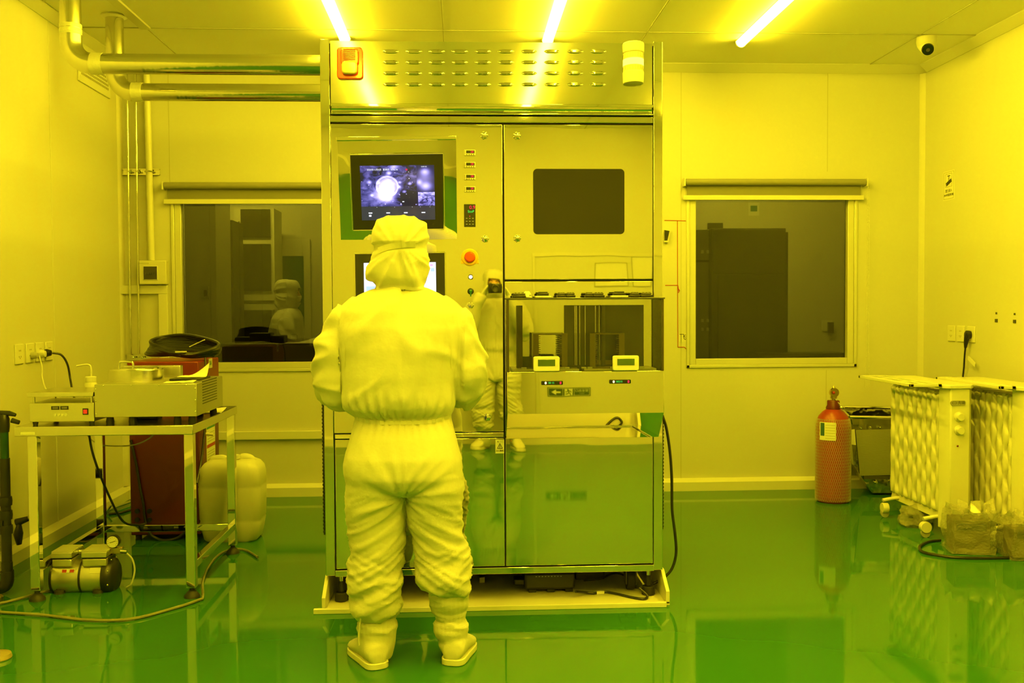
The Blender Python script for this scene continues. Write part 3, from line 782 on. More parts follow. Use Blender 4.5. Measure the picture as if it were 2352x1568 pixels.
def vpipe(name, pts, r, label, cat, m, joints=(), group=None):
    o = T(name, label, cat, (pts[-1][0], pts[-1][1], pts[-1][2]), 0, group)
    MB().limb([V(p) for p in pts], r, 14).build('pipe', m, o)
    for z in joints:
        p = [V(pts[0]).lerp(V(pts[-1]), (pts[0][2]-z)/(pts[0][2]-pts[-1][2]))][0]
        MB().cyl(p - V((0, 0, .012)), p + V((0, 0, .012)), r*1.35, n=14).build('coupling', m, o)
yb = YB-.035
pa = [aty(291, 150, yb), aty(301, 815, yb)]; pb = [aty(311, 150, yb), aty(320, 812, yb)]
vpipe('gas_pipe', [(pa[0].x, yb, ZC-.002), (pa[1].x, yb, pa[1].z)], .0075, 'thin steel gas pipe nearest the left wall corner', 'pipe', MT['chrome'], (1.93, 1.32), 'thin gas pipes')
vpipe('gas_pipe', [(pb[0].x, yb, ZC-.002), (pb[1].x, yb, pb[1].z)], .0075, 'thin steel gas pipe beside the thick white conduit', 'pipe', MT['chrome'], (1.94, 1.35), 'thin gas pipes')
c0, c1 = aty(340, 200, YB-.03), aty(348, 590, YB-.03)
vpipe('conduit', [(c1.x-.012, YB-.03, ZC-.002), (c1.x, YB-.03, 1.628)], .022, 'thick white conduit running down into the breaker box', 'conduit', MT['white'])
def bracket(z, xa, xb, label):
    o = T('pipe_bracket', label, 'bracket', ((xa+xb)/2, YB, z), 0, 'pipe brackets')
    MB().box(xa, xb, YB-.022, YB, z-.021, z-.015).box(xa, xb, YB-.022, YB, z+.015, z+.021).box(xa, xb, YB-.006, YB, z-.021, z+.021).build('channel', MT['chrome'], o)
    for x, r in ((pa[0].x+.005, .0075), (pb[0].x+.005, .0075), (c1.x-.006, .022)):
        if xa < x < xb: MB().limb([(x+(r+.004)*math.cos(PI*k/10), YB-.024-(r+.010)*math.sin(PI*k/10), z) for k in range(11)], .006, 8).build('clamp', MT['chrome'], o)
bracket(aty(324, 395, YB-.01).z, -2.29, -2.045, 'steel channel bracket clamping the pipes high on the wall')
bracket(aty(310, 820, YB-.01).z, -2.29, -2.12, 'steel channel bracket clamping the thin pipes behind the red cabinet')
# breaker box
a, b = aty(319, 653, YB-.07), aty(381, 598, YB-.07)
o = T('breaker_box', 'small white breaker box with a dark window under the conduit', 'breaker box', ((a.x+b.x)/2, YB, a.z))
w, h = b.x-a.x, b.z-a.z
MB().box(a.x, b.x, YB-.068, YB-.002, a.z, b.z).build('case', MT['cream'], o, bevel=.006)
MB().box(a.x+w*.16, b.x-w*.30, YB-.074, YB-.066, a.z+h*.18, b.z-h*.22).build('window_frame', MT['white'], o, bevel=.003)
MB().box(a.x+w*.19, b.x-w*.33, YB-.0755, YB-.072, a.z+h*.21, b.z-h*.25).build('window', mat('smoky_window', (.05, .045, .03), .15), o)
for k in range(4): MB().box(a.x+w*(.24+.085*k), a.x+w*(.30+.085*k), YB-.079, YB-.074, a.z+h*.42, a.z+h*.50).build('breaker_switch', MT['darkgrey'], o)
MB().box(a.x, a.x+w*.38, YB-.0695, YB-.067, b.z-h*.13, b.z-h*.11).build('label_line', MT['grey'], o)
# cable trunking
tr = T('cable_trunking', 'white plastic cable trunking running down from the corner and along the wall behind the table', 'trunking', (-2.04, YB, 0))
za, zb = aty(330, 675, YB-.02).z, aty(330, 655, YB-.02).z
xa, xb = aty(366, 800, YB-.02).x, aty(387, 800, YB-.02).x
z2a, z2b = aty(620, 1009, YB-.02).z, aty(620, 990, YB-.02).z
MB().box(XL+.002, xb, YB-.028, YB-.002, za, zb).build('upper_run', MT['trim'], tr, bevel=.003)
MB().box(xa, xb, YB-.027, YB-.002, z2b, za).build('vertical_run', MT['trim'], tr, bevel=.003)
MB().box(xa, -.66, YB-.028, YB-.002, z2a, z2b).build('lower_run', MT['trim'], tr, bevel=.003)
# air vent grille on the left wall
y0, y1 = 6.28, 6.83; z0, z1 = 2.688, 2.93
o = T('air_grille', 'white perforated air grille high on the left wall behind the ducts', 'air grille', (XL, (y0+y1)/2, z0))
MB().box(XL, XL+.012, y0, y1, z0, z1).build('grille_frame', MT['trim'], o, bevel=.003)
g = MB()
for i in range(22):
    for j in range(7): g.box(XL+.0115, XL+.0128, y0+.04+i*.0218, y0+.048+i*.0218, z0+.045+j*.024, z0+.060+j*.024)
so = g.build('perforation', MT['darkgrey'], o); so['kind'] = 'stuff'
# sockets on the left wall
def socket(y, z, label, grp, side='L', holes=True):
    X = XL if side == 'L' else XR; s = 1 if side == 'L' else -1
    o = T('wall_socket', label, 'socket', (X, y, z-.046), 0, grp)
    MB().box(min(X, X+s*.009), max(X, X+s*.009), y-.048, y+.048, z-.052, z+.052).build('face_plate', MT['white'], o, bevel=.003)
    for dy, dz in ((-.008, .018), (.008, .018), (-.010, -.014), (.010, -.014), (0, -.022)):
        MB().box(min(X+s*.0088, X+s*.0096), max(X+s*.0088, X+s*.0096), y+dy-.0018, y+dy+.0018, z+dz-.004, z+dz+.004).build('slot', MT['darkgrey'], o)
for y, lab in ((5.385, 'white blank socket plate furthest left on the wall beside the table'), (5.515, 'white wall socket with a grey plug, second in the row by the table'), (5.640, 'white wall socket with a pale adaptor, third in the row by the table'), (5.765, 'white wall socket nearest the panel seam, with a black plug before it')):
    socket(y, 1.066, lab, 'wall sockets beside the steel table')
# plugs in them
def plug(y, z, m, label, side=1, X=XL, r=.018):
    o = T('plug', label, 'plug', (X+side*.010, y, z))
    MB().lathe([(r, .010), (r*1.1, .02), (r*.8, .042), (r*.3, .046)], (0, 0, 0), 16).xform(M.Translation((X, y, z)) @ M.Rotation(side*PI/2, 4, 'Y')).build('plug_body', m, o)
    return o
plug(5.525, 1.052, MT['grey'], 'round grey plug in the second wall socket by the table')
plug(5.625, 1.056, MT['cream'], 'pale plug in the third wall socket by the table', r=.022)
pk = plug(5.70, 1.058, MT['black'], 'black plug with a black cable at the row of wall sockets', r=.020)
cable('power_cable', [(XL+.05, 5.70, 1.058), (XL+.09, 5.72, 1.045), (XL+.115, 5.74, .99), (XL+.13, 5.74, .90), (XL+.20, 5.60, .82), (-1.99, 5.36, .795), (-1.93, 5.30, .789)], .006, MT['black'], 'black power cable drooping from the wall plug behind the hotplate', 'cable')
cable('power_cable', [(XL+.05, 5.525, 1.05), (XL+.065, 5.52, .99), (XL+.07, 5.51, .93), (XL+.12, 5.46, .86), (XL+.25, 5.40, .81), (-1.98, 5.33, .788), (-1.92, 5.20, .786)], .0035, MT['cream'], 'pale thin cable drooping from the grey plug behind the hotplate', 'cable')

# ------------------------------------------------------------------ stainless table
TX0, TX1, TY0, TY1, TZ = -1.972, -1.196, 4.52, 5.40, .782
tb = T('steel_table', 'stainless steel work table with square legs in front of the left wall', 'table', ((TX0+TX1)/2, (TY0+TY1)/2, 0))
MB().box(TX0, TX1, TY0, TY1, TZ-.042, TZ).build('tabletop', MT['satin'], tb, bevel=.003)
lg = .030
for x, y in ((-1.905, TY0+.02), (-1.222, TY0+.02), (-1.905, TY1-.05), (-1.222, TY1-.05)):
    l = MB().box(x-.021, x+.021, y, y+.042, .045, TZ-.042).build('leg', MT['mirror_flat'], tb, bevel=.003)
    MB().lathe([(.036, .0), (.034, .010), (.018, .028), (.012, .032), (.012, .046)], (x, y+.021, 0), 20).build('levelling_foot', MT['rubber'], l)
zr = .125
MB().box(-1.905, -1.222, TY1-.045, TY1-.015, zr, zr+.035).build('lower_rail', MT['mirror_flat'], tb, bevel=.002)
for x in (-1.905, -1.222): MB().box(x-.015, x+.015, TY0+.062, TY1-.05, zr, zr+.035).build('lower_rail', MT['mirror_flat'], tb, bevel=.002)
a = aty(47, 992, TY0-.001); MB().box(a.x, a.x+.062, TY0-.0015, TY0, a.z-.012, a.z).build('asset_label', MT['paper'], tb)
# digital hotplate
hx0, hx1 = aty(67, 930, 4.57).x, aty(216, 930, 4.57).x
hp = T('hotplate', 'square digital hotplate with a red switch at the left end of the steel table', 'hotplate', ((hx0+hx1)/2, 4.70, TZ))
zb0, zb1 = TZ+.016, aty(140, 925, 4.57).z
alu = mat('anodised_aluminium', (.62, .61, .56), .3, metal=.8)
MB().box(hx0, hx1, 4.57, 4.84, zb0, zb1).build('control_base', alu, hp, bevel=.003)
zt0, zt1 = aty(140, 911, 4.56).z, aty(140, 901, 4.56).z
MB().box(hx0-.002, hx1+.002, 4.555, 4.86, zt0, zt1).build('heating_plate', MT['satin'], hp, bevel=.002)
for x in (hx0+.015, hx1-.015):
    for y in (4.585, 4.82): MB().cyl((x, y, zb1), (x, y, zt0), .006, n=10).build('support_post', MT['chrome'], hp)
for x in (hx0+.018, hx1-.018):
    for y in (4.59, 4.82): MB().cyl((x, y, TZ), (x, y, zb0), .010, .013, n=12).build('rubber_foot', MT['rubber'], hp)
w, h = hx1-hx0, zb1-zb0
for u0 in (.34, .48):
    d = MB().box(hx0+w*u0, hx0+w*(u0+.125), 4.5685, 4.571, zb0+h*.64, zb0+h*.83).build('digit_display', MT['black'], hp)
    text('8888', .012, MT['grey'], d, 'lettering', (hx0+w*(u0+.0625), 4.568, zb0+h*.735))
for u in (.40, .455, .508, .562): MB().cyl((hx0+w*u, 4.566, zb0+h*.37), (hx0+w*u, 4.572, zb0+h*.37), .006, n=14).build('button', MT['white'], hp)
MB().box(hx0+w*.825, hx0+w*.91, 4.566, 4.572, zb0+h*.36, zb0+h*.70).build('switch_frame', MT['black'], hp, bevel=.001)
MB().box(hx0+w*.838, hx0+w*.897, 4.563, 4.569, zb0+h*.42, zb0+h*.64).build('rocker_switch', mat('lit_red_rocker', (.55, .03, .02), .3, emit=((1, .03, .02), .25)), hp, bevel=.001)
# spin coater
sx0, sx1 = aty(217, 920, 4.56).x, aty(452, 920, 4.56).x
sz0, sz1 = aty(330, 957, 4.56).z, aty(330, 882, 4.56).z
sp = T('spin_coater', 'wide brushed steel spin coater box with a round lidded bowl on the table', 'spin coater', ((sx0+sx1)/2, 4.8, TZ))
MB().box(sx0, sx1, 4.56, 5.05, sz0, sz1).build('housing', MT['brushed'], sp, bevel=.002)
for x in (sx0+.05, sx0+.15, sx1-.10, sx1-.035):
    for y in (4.61, 5.0): MB().lathe([(.016, 0), (.018, .01), (.014, sz0-TZ+.001)], (x, y, TZ), 14).build('rubber_foot', MT['rubber'], sp)
W_, H_ = sx1-sx0, sz1-sz0
for u, v in ((.012, .10), (.012, .5), (.012, .86), (.985, .86), (.985, .5), (.985, .15), (.09, .965), (.36, .965), (.63, .965), (.90, .965)):
    MB().ball((sx0+W_*u, 4.5595, sz0+H_*v), (.0032, .0018, .0032), 8, 5).build('screw', MT['chrome'], sp)
for k in range(9): MB().box(sx1-.0008, sx1+.001, 4.66, 4.93, sz0+.045+k*.0125, sz0+.0495+k*.0125).build('vent_slot', MT['black'], sp)
lc = aty(314, 866, 4.80)
bl = MB().lathe([(.118, sz1-.001), (.121, sz1+.002), (.121, sz1+.052), (.117, sz1+.056), (.10, sz1+.056), (.098, sz1+.060), (.001, sz1+.060)], (lc.x, 4.80, 0), 56).build('bowl_lid', MT['satin'], sp)
MB().limb(spline([(lc.x-.052, 4.72, sz1+.055), (lc.x-.052, 4.72, sz1+.082), (lc.x-.044, 4.72, sz1+.092), (lc.x+.0, 4.72, sz1+.092), (lc.x+.010, 4.72, sz1+.082), (lc.x+.010, 4.72, sz1+.055)], 4), .0055, 10).build('lid_handle', MT['chrome'], bl)
MB().box(lc.x-.11, lc.x+.16, 4.955, 5.0, sz1, sz1+.060).build('rear_block', MT['satin'], sp, bevel=.002)
MB().box(sx0+.01, sx1-.01, 4.57, 5.04, sz1, sz1+.002).build('top_plate', MT['brushed'], sp)
# tablet and papers on the coater, napkin on the table, bottle
a = aty(432, 873, 4.80)
tag(MB().box(a.x-.065, a.x+.075, 4.72, 4.92, sz1+.0025, sz1+.012).build('tablet', MT['black'], None, bevel=.003), 'thin black tablet lying on the right end of the spin coater', 'tablet')
def sheet(name, pts, m, label, cat, th=.0015):
    up = V((0, 0, th)); o = MB().loft([[V(p) for p in pts], [V(p)+up for p in pts]])
    return tag(o.build(name, m, None, smooth=None), label, cat)
def fold_sheet(name, c, w, d, label, cat, lift=.02, seed=1, rz=.2):
    """a creased sheet, gently lifted at one corner"""
    o = MB(); n = 8; g = []
    for k in (0, 1):
        rows = []
        for j in range(n+1):
            for i in range(n+1):
                u, v = i/n, j/n
                z = lift*max(0, u+v-1.25)**1.5*1.6 + .004*abs(noise.noise(V((u*3+seed, v*3, 0)))) + (.0012 if k else 0)
                rows.append(o.bm.verts.new(((u-.5)*w, (v-.5)*d, z)))
        g.append(rows)
    for j in range(n):
        for i in range(n):
            q = [j*(n+1)+i, j*(n+1)+i+1, (j+1)*(n+1)+i+1, (j+1)*(n+1)+i]
            o.bm.faces.new([g[1][x] for x in q]); o.bm.faces.new([g[0][x] for x in reversed(q)])
    edge = [i for i in range(n+1)] + [(j+1)*(n+1)+n for j in range(n)] + [n*(n+1)+n-1-i for i in range(n)] + [(n-1-j)*(n+1) for j in range(n-1)]
    for a_, b_ in zip(edge, edge[1:]+edge[:1]): o.bm.faces.new((g[0][a_], g[0][b_], g[1][b_], g[1][a_]))
    o.xform(M.Translation(c) @ M.Rotation(rz, 4, 'Z'))
    return tag(o.build(name, MT['paper'], None, smooth=30), label, cat)
fold_sheet('napkin', (a.x+.01, 4.63, sz1+.0025), .13, .10, 'flat white wipe on the spin coater in front of the tablet', 'wipe', .004, 2, .1)
fold_sheet('napkin', (a.x+.01, 4.86, sz1+.0125), .13, .10, 'folded white wipe with a raised corner on the black tablet', 'wipe', .06, 5, .05)
q = aty(517, 932, 5.15)
fold_sheet('napkin', (-1.262, 5.13, TZ+.0005), .12, .22, 'white wipe on the bare right edge of the steel table', 'wipe', .006, 8, .1)
a = aty(214, 878, 5.05)
bt = T('wash_bottle', 'white plastic wash bottle with a bent spout behind the hotplate', 'wash bottle', (a.x, 5.02, TZ))
zt = aty(214, 881, 5.02).z
MB().lathe([(.030, TZ), (.032, TZ+.01), (.032, zt-.02), (.028, zt+.004), (.018, zt+.016)], (a.x, 5.02, 0), 24).build('bottle_body', MT['jug'], bt)
MB().lathe([(.026, zt+.010), (.026, zt+.034), (.022, zt+.036), (.001, zt+.037)], (a.x, 5.02, 0), 24).build('cap', MT['white'], bt)
MB().limb(spline([(a.x+.002, 5.02, zt+.035), (a.x+.002, 5.02, zt+.075), (a.x-.006, 5.02, zt+.092), (a.x-.03, 5.02, zt+.094), (a.x-.068, 5.02, zt+.088)], 5), [.004]*10+[.004]*11, 8).build('spout', MT['white'], bt)
for px, lab in ((332, 'small black power brick under the middle of the spin coater'),):
    p = aty(px, 965, 4.75); tag(MB().box(p.x-.04, p.x+.05, 4.78, 4.84, TZ+.0005, TZ+.035).build('power_brick', MT['black'], None, bevel=.004), lab, 'power brick')

# ------------------------------------------------------------------ red chiller cabinet behind the table
RX0, RX1, RY0, RY1 = -1.86, -1.475, 5.70, 6.16
rz1 = aty(395, 832, RY0).z
rc = T('chiller_cabinet', 'tall dark red chiller cabinet behind the steel table, a black hose coil on top', 'cabinet', ((RX0+RX1)/2, (RY0+RY1)/2, 0))
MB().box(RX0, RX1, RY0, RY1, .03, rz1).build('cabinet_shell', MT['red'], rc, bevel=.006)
MB().box(RX0-.004, RX1+.004, RY0-.006, RY1+.004, rz1-.13, rz1+.004).build('top_cover', mat('lit_red_enamel', (.20, .014, .011), .35), rc, bevel=.006)  # lighter copy of the cabinet red, for the less shaded top
for x in (RX0+.03, RX1-.03):
    for y in (RY0+.04, RY1-.04): MB().cyl((x, y, 0), (x, y, .03), .018, n=14).build('foot', MT['rubber'], rc)
for i in (0, 1):
    for j in (0, 1):
        p = aty(316+28*i, 1173+20*j, RY0); MB().cyl((p.x, RY0-.012, p.z), (p.x, RY0+.002, p.z), .013, n=14).build('hose_port', MT['black'], rc)
# stickers on its right side
def sticker_side(y0, y1, z0, z1, x, m=None):
    return MB().box(x, x+.0012, y0, y1, z0, z1)
st = sticker_side(5.86, 6.06, .28, .66, RX1).build('instruction_sticker', MT['paper'], rc)
grn = mat('green_print', (.04, .22, .10), .6)
MB().box(RX1+.001, RX1+.0016, 5.865, 6.055, .60, .655).build('green_band', grn, st)
MB().box(RX1+.001, RX1+.0016, 5.865, 6.055, .49, .51).build('red_band', MT['redline'], st)
MB().box(RX1+.001, RX1+.0016, 5.865, 6.055, .385, .40).build('red_band', MT['redline'], st)
ln = MB()
for k in range(5): ln.box(RX1+.001, RX1+.0016, 5.88, 6.04, .30+k*.015, .304+k*.015)
for k in range(4): ln.box(RX1+.001, RX1+.0016, 5.88, 6.04, .42+k*.015, .424+k*.015)
for k in range(4): ln.box(RX1+.001, RX1+.0016, 5.88, 6.04, .525+k*.016, .529+k*.016)
ln.build('text_line', MT['grey'], st)
p = atx(482, 834, RX1+.004); q = MB().box(RX1+.0038, RX1+.0055, p.y-.03, p.y+.05, p.z-.028, p.z+.028).build('top_badge', MT['white'], rc)
text('ISA', .036, grn, q, 'lettering', (RX1+.0060, p.y+.01, p.z), ((0, 1, 0), (0, 0, 1)))
MB().cyl((RX1, 5.80, .585), (RX1+.055, 5.80, .58), .009, n=12).build('water_outlet', MT['cream'], rc)
# hose coil on top: one long cable lying in loops
pts = []
cx, cy = -1.62, 5.86
random.seed(4)
for k in range(92):
    a = k*2*PI/9.3
    lay = k/92
    rx, ry = .20 + .035*math.sin(k*.7), .11 + .02*math.cos(k*1.3)
    z = rz1 + .014 + .105*abs(math.sin(a*.5+.6))*(.25+.75*lay) + .014*lay + .02*max(0, 1-abs(math.cos(a)))
    pts.append((cx + rx*math.cos(a)*.95 + .05*math.sin(a*2)*.4, cy + ry*math.sin(a), z))
cable('hose_coil', pts, .0105, MT['black'], 'coiled black hose lying on top of the red cabinet', 'hose', per=5)
o = MB(); o.limb(spline([(-1.46, 5.80, rz1+.02), (-1.45, 5.77, rz1-.05), (-1.452, 5.74, rz1-.12), (-1.455, 5.7, rz1-.2)], 8), .005, 8); tag(o.build('loose_cable', MT['black'], None), 'thin black cable end hanging over the edge of the red cabinet', 'cable')
e0, e1 = aty(436, 796, 5.80), aty(470, 780, 5.80)
tag(MB().obox((e0+e1)/2, e1-e0, (0, 1, 0), (e1-e0).cross(V((0, 1, 0))), ((e1-e0).length/2, .012, .002)).build('paper_tag', MT['paper'], None), 'white paper tag sticking up out of the hose coil', 'tag')
e0 = aty(415, 808, 5.72)
tag(MB().box(e0.x-.03, e0.x+.03, 5.715, 5.735, e0.z-.003, e0.z+.004).build('cable_tie_tag', MT['paper'], None), 'small white strip on the front of the hose coil', 'tag')

# ------------------------------------------------------------------ jerrycan
def jerrycan(x0, x1, y0, y1, h, label):
    j = T('jerrycan', label, 'jerrycan', ((x0+x1)/2, (y0+y1)/2, 0))
    cx, cy, hw, hd = (x0+x1)/2, (y0+y1)/2, (x1-x0)/2, (y1-y0)/2
    def ring(z, s, d=1.0):
        return [(cx + p[0], cy + p[1], z) for p in rounded(-hw*s, hw*s, -hd*d, hd*d, min(hw, hd)*.38, 6)]
    prof = [(0, .80, .80), (.012, .86, .86), (.06, .92, .92), (.11, .965, .965), (.118, .955, .955), (.126, .975, .975), (.30, 1, 1), (.308, .988, .988), (.316, 1, 1), (h*.82, .985, .985), (h*.90, .94, .94), (h*.955, .84, .84), (h*.985, .70, .70), (h*.99, .60, .60)]
    MB().loft([ring(*p) for p in prof]).build('can_body', MT['jug'], j, smooth=50)
    MB().lathe([(.030, h*.96), (.030, h*1.0), (.036, h*1.0), (.036, h*1.045), (.001, h*1.05)], (cx+.012, cy-hd*.2, 0), 24).build('screw_cap', MT['white'], j)
    MB().limb(spline([(cx+hw*.66, cy, h*.93), (cx+hw*.56, cy, h*.985), (cx+hw*.34, cy, h*1.00), (cx+hw*.26, cy, h*.95)], 5), .020, 10, flat=1.3).build('can_handle', MT['jug'], j)
    MB().limb(spline([(cx-hw*.66, cy, h*.93), (cx-hw*.60, cy, h*.975), (cx-hw*.32, cy, h*.985), (cx-hw*.20, cy, h*.95)], 5), .020, 10, flat=1.3).build('can_handle', MT['jug'], j)
jerrycan(-1.47, -1.125, 5.60, 5.86, .455, 'large translucent white plastic jerrycan on the floor behind the table leg')

# ------------------------------------------------------------------ vacuum pump on the floor
vp0 = T('vacuum_pump', 'silver twin head vacuum pump with a pressure gauge on the floor under the table', 'vacuum pump', (-1.73, 4.70, 0))
px0, px1 = aty(127, 1320, 4.72).x, aty(250, 1320, 4.72).x
zc = aty(190, 1322, 4.72).z; rp = .078
MB().lathe([(rp*.9, px0), (rp, px0+.012), (rp, px1-.01)], (0, 4.72, zc), 40, axis='X').build('motor_body', alu, vp0)
for x in (px0+.004, (px0+px1)/2+.012): MB().lathe([(rp*1.03, x-.004), (rp*1.03, x+.005)], (0, 4.72, zc), 40, axis='X').build('black_band', MT['black'], vp0)
MB().lathe([(rp*1.08, px1-.012), (rp*1.10, px1+.005), (rp*1.02, px1+.028), (rp*.8, px1+.04), (.002, px1+.042)], (0, 4.72, zc), 36, axis='X').build('fan_end_cover', MT['black'], vp0)
for k in range(8):
    a = 2*PI*k/8+.3; MB().ball((px1+.02, 4.72+math.cos(a)*rp*1.05, zc+math.sin(a)*rp*1.05), .005, 8, 5).build('cover_screw', MT['chrome'], vp0)
hz = zc+rp*.75
for xa, xb in ((px0+.012, px0+.100), ((px0+px1)/2+.025, px1+.012)):
    hd = MB().box(xa, xb, 4.655, 4.80, hz, hz+.036).build('pump_head', alu, vp0, bevel=.005)
    MB().box(xa, xb, 4.655, 4.80, hz+.036, hz+.042).build('head_gasket', MT['black'], hd)
    f = MB().box(xa-.002, xb+.002, 4.652, 4.803, hz+.042, hz+.066)
    for k in range(9): f.box(xa-.004, xb+.004, 4.66+k*.0155, 4.668+k*.0155, hz+.062, hz+.072)
    f.build('head_cover', alu, hd, bevel=.002)
MB().cyl((px0+.095, 4.73, hz+.052), ((px0+px1)/2+.03, 4.73, hz+.052), .010, n=14).build('head_tube', MT['chrome'], vp0)
MB().box(px1-.01, px1+.02, 4.68, 4.76, zc+rp*.7, hz+.04).build('terminal_box', MT['black'], vp0, bevel=.004)
for x in (px0+.04, px1-.03):
    for y in (4.665, 4.78):
        o = MB().lathe([(.026, 0), (.024, .012), (.012, .020)], (x, y, 0), 18).build('rubber_foot', MT['rubber'], vp0)
        MB().box(x-.012, x+.012, min(y, 4.72)-.01, max(y, 4.72)+.01, .018, .030).build('foot_bracket', MT['chrome'], vp0)
lb = MB().obox((px0+.085, 4.72-rp*.87, zc+rp*.53), (1, 0, 0), (0, -.87, .5), (0, .5, .87), (.030, .0006, .009)).build('warning_label', MT['white'], vp0)
q = MB()
for k, c in ((-1, 0), (1, 0)): q.obox((px0+.085+k*.017, 4.72-rp*.87-.001, zc+rp*.53), (1, 0, 0), (0, -.87, .5), (0, .5, .87), (.010, .0006, .007))
q.build('dark_print', MT['redline'], lb)
MB().obox((px0+.21, 4.72-rp*.87, zc+rp*.53), (1, 0, 0), (0, -.87, .5), (0, .5, .87), (.028, .0006, .013)).build('rating_label', alu, vp0)
gc = aty(260, 1243, 4.70)
gz = T  # gauge on its stem
MB().cyl((gc.x+.002, 4.715, hz+.050), (gc.x, 4.712, gc.z-.03), .008, n=12).box(gc.x-.02, gc.x+.04, 4.70, 4.73, hz+.045, hz+.075).build('brass_manifold', mat('brass', (.55, .42, .16), .25, metal=1), vp0, bevel=.003)
gg = MB().lathe([(.028, 0), (.030, .004), (.030, .026), (.022, .030), (.001, .030)], (0, 0, 0), 28).xform(M.Translation((gc.x, 4.69, gc.z)) @ M.Rotation(-PI/2, 4, 'X')).build('gauge_case', MT['black'], vp0)
MB().lathe([(.026, 0), (.0262, .002), (.001, .002)], (0, 0, 0), 28).xform(M.Translation((gc.x, 4.6885, gc.z)) @ M.Rotation(-PI/2, 4, 'X')).build('gauge_dial', MT['paper'], gg)
nd = MB().limb([(gc.x-.012, 4.6875, gc.z-.004), (gc.x+.016, 4.6875, gc.z+.005)], .0012, 6)
for k in range(11):
    a = PI*1.25 - k*PI*1.5/10; nd.limb([(gc.x+.019*math.cos(a), 4.6878, gc.z+.019*math.sin(a)), (gc.x+.023*math.cos(a), 4.6878, gc.z+.023*math.sin(a))], .0007, 5)
nd.build('gauge_needle', MT['ink'], gg)
MB().cyl((gc.x+.035, 4.70, hz+.06), (gc.x+.065, 4.695, hz+.058), .011, n=12).build('valve_knob', MT['chrome'], vp0)
cable('vacuum_tube', [(gc.x+.06, 4.695, hz+.052), (gc.x+.085, 4.70, hz+.02), (gc.x+.095, 4.70, .09), (gc.x+.08, 4.70, .03), (gc.x+.05, 4.72, .006)], .004, MT['jug'], 'thin clear vacuum tube hanging from the pump gauge', 'tube')

# ------------------------------------------------------------------ hoses and cables round the table
hose = mat('clear_hose', (.34, .32, .20), .15, trans=.35, coat=.5)
hp_ = [atz(x, y, .008) for x, y in ((-60, 1398), (0, 1405), (100, 1412), (200, 1423), (300, 1421), (400, 1396), (455, 1378), (466, 1370), (466, 1335), (480, 1300), (505, 1272), (535, 1261), (565, 1263), (592, 1279))]
pp = [tuple(p) for p in hp_]
cable('clear_hose', pp, .0062, hose, 'long clear hose snaking over the floor past the front table legs', 'hose')
hp_ = [atz(x, y, .007) for x, y in ((-40, 1392), (10, 1383), (60, 1370), (110, 1356), (150, 1347))]
cable('clear_hose', [tuple(p) for p in hp_], .006, hose, 'short clear hose on the floor left of the vacuum pump', 'hose')
pp = [(-1.80, 4.92, TZ-.044), (-1.79, 4.95, .60), (-1.77, 5.05, .42), (-1.74, 5.2, .22), (-1.70, 5.32, .17), (-1.68, 5.37, .165)]
cable('power_cable', pp, .006, MT['black'], 'black cable hanging from under the tabletop down to the rear rail', 'cable')
pp = [(-1.56, 5.2, TZ-.044), (-1.58, 5.24, .66), (-1.68, 5.3, .60), (-1.80, 5.36, .58), (-1.93, 5.42, .585), (-2.02, 5.5, .63), (-2.06, 5.55, .72)]
cable('looped_cable', pp, .0035, MT['grey'], 'thin grey cable looping under the steel table top', 'cable')
pp = [tuple(atx(x, y, RX1+.014)) for x, y in ((472, 965), (468, 1010), (462, 1060), (452, 1110))]
cable('power_cable', pp, .007, MT['black'], 'black cable on the right side of the red cabinet', 'cable')
pp = [tuple(aty(x, y, RY0-.012)) for x, y in ((300, 1010), (312, 1060), (322, 1120), (330, 1160), (333, 1190), (345, 1225), (372, 1240), (405, 1236), (425, 1222))]
cable('drain_hose', pp, .008, MT['black'], 'black hose curving across the front of the red cabinet', 'hose')
# ------------------------------------------------------------------ black pipework at the left edge
bp = T('pump_pipework', 'black upright plastic pipe with a green section at the left edge of the picture', 'pipe', (-2.06, 4.66, 0))
py_ = 4.66
def bx(px, py): p = aty(px, py, py_); return p
p0, p1, p2 = bx(11, 965), bx(17, 1330), bx(12, 990)
MB().lathe([(.024, p1.z-.02), (.024, bx(14, 1290).z), (.022, bx(14, 1290).z+.001), (.022, bx(13, 1052).z)], (p1.x, py_, 0), 24).build('lower_pipe', MT['black'], bp)
dg = mat('dark_green_plastic', (.006, .06, .03), .3)
MB().lathe([(.019, bx(13, 1054).z), (.019, bx(13, 990).z)], (p1.x, py_, 0), 24).build('green_section', dg, bp)
MB().lathe([(.022, bx(13, 992).z), (.025, bx(13, 980).z), (.025, bx(11, 962).z), (.018, bx(11, 952).z), (.001, bx(11, 948).z)], (p1.x, py_, 0), 24).build('pipe_cap', MT['black'], bp)
MB().limb(spline([(p1.x, py_, bx(17, 1310).z), (p1.x, py_, .066), (p1.x-.012, py_, .040), (p1.x-.05, py_, .030), (p1.x-.10, py_, .030)], 5), .028, 18).build('elbow', MT['black'], bp)
MB().limb([bx(-5, 948), bx(22, 949), bx(36, 953)], [.012, .012, .008], 10).build('lever', MT['black'], bp)
MB().limb([bx(27, 965), bx(44, 970)], [.012, .010], 10).build('nozzle', MT['black'], bp)
for y_ in (1150, 1182, 1215): MB().lathe([(.027, bx(15, y_).z-.02), (.029, bx(15, y_).z), (.027, bx(15, y_).z+.02)], (p1.x, py_, 0), 20).build('pipe_coupling', MT['black'], bp)
MB().limb([(p1.x, py_, bx(15, 1200).z), (p1.x-.12, py_+.02, bx(15, 1200).z)], .03, 16).build('side_branch', MT['black'], bp)
hd = T('hose_gun', 'black hose nozzle lying by the left wall behind the upright pipe', 'nozzle', (-2.18, 5.0, .1))
q0, q1, q2 = aty(45, 1200, 5.0), aty(66, 1190, 5.0), aty(45, 1245, 5.0)
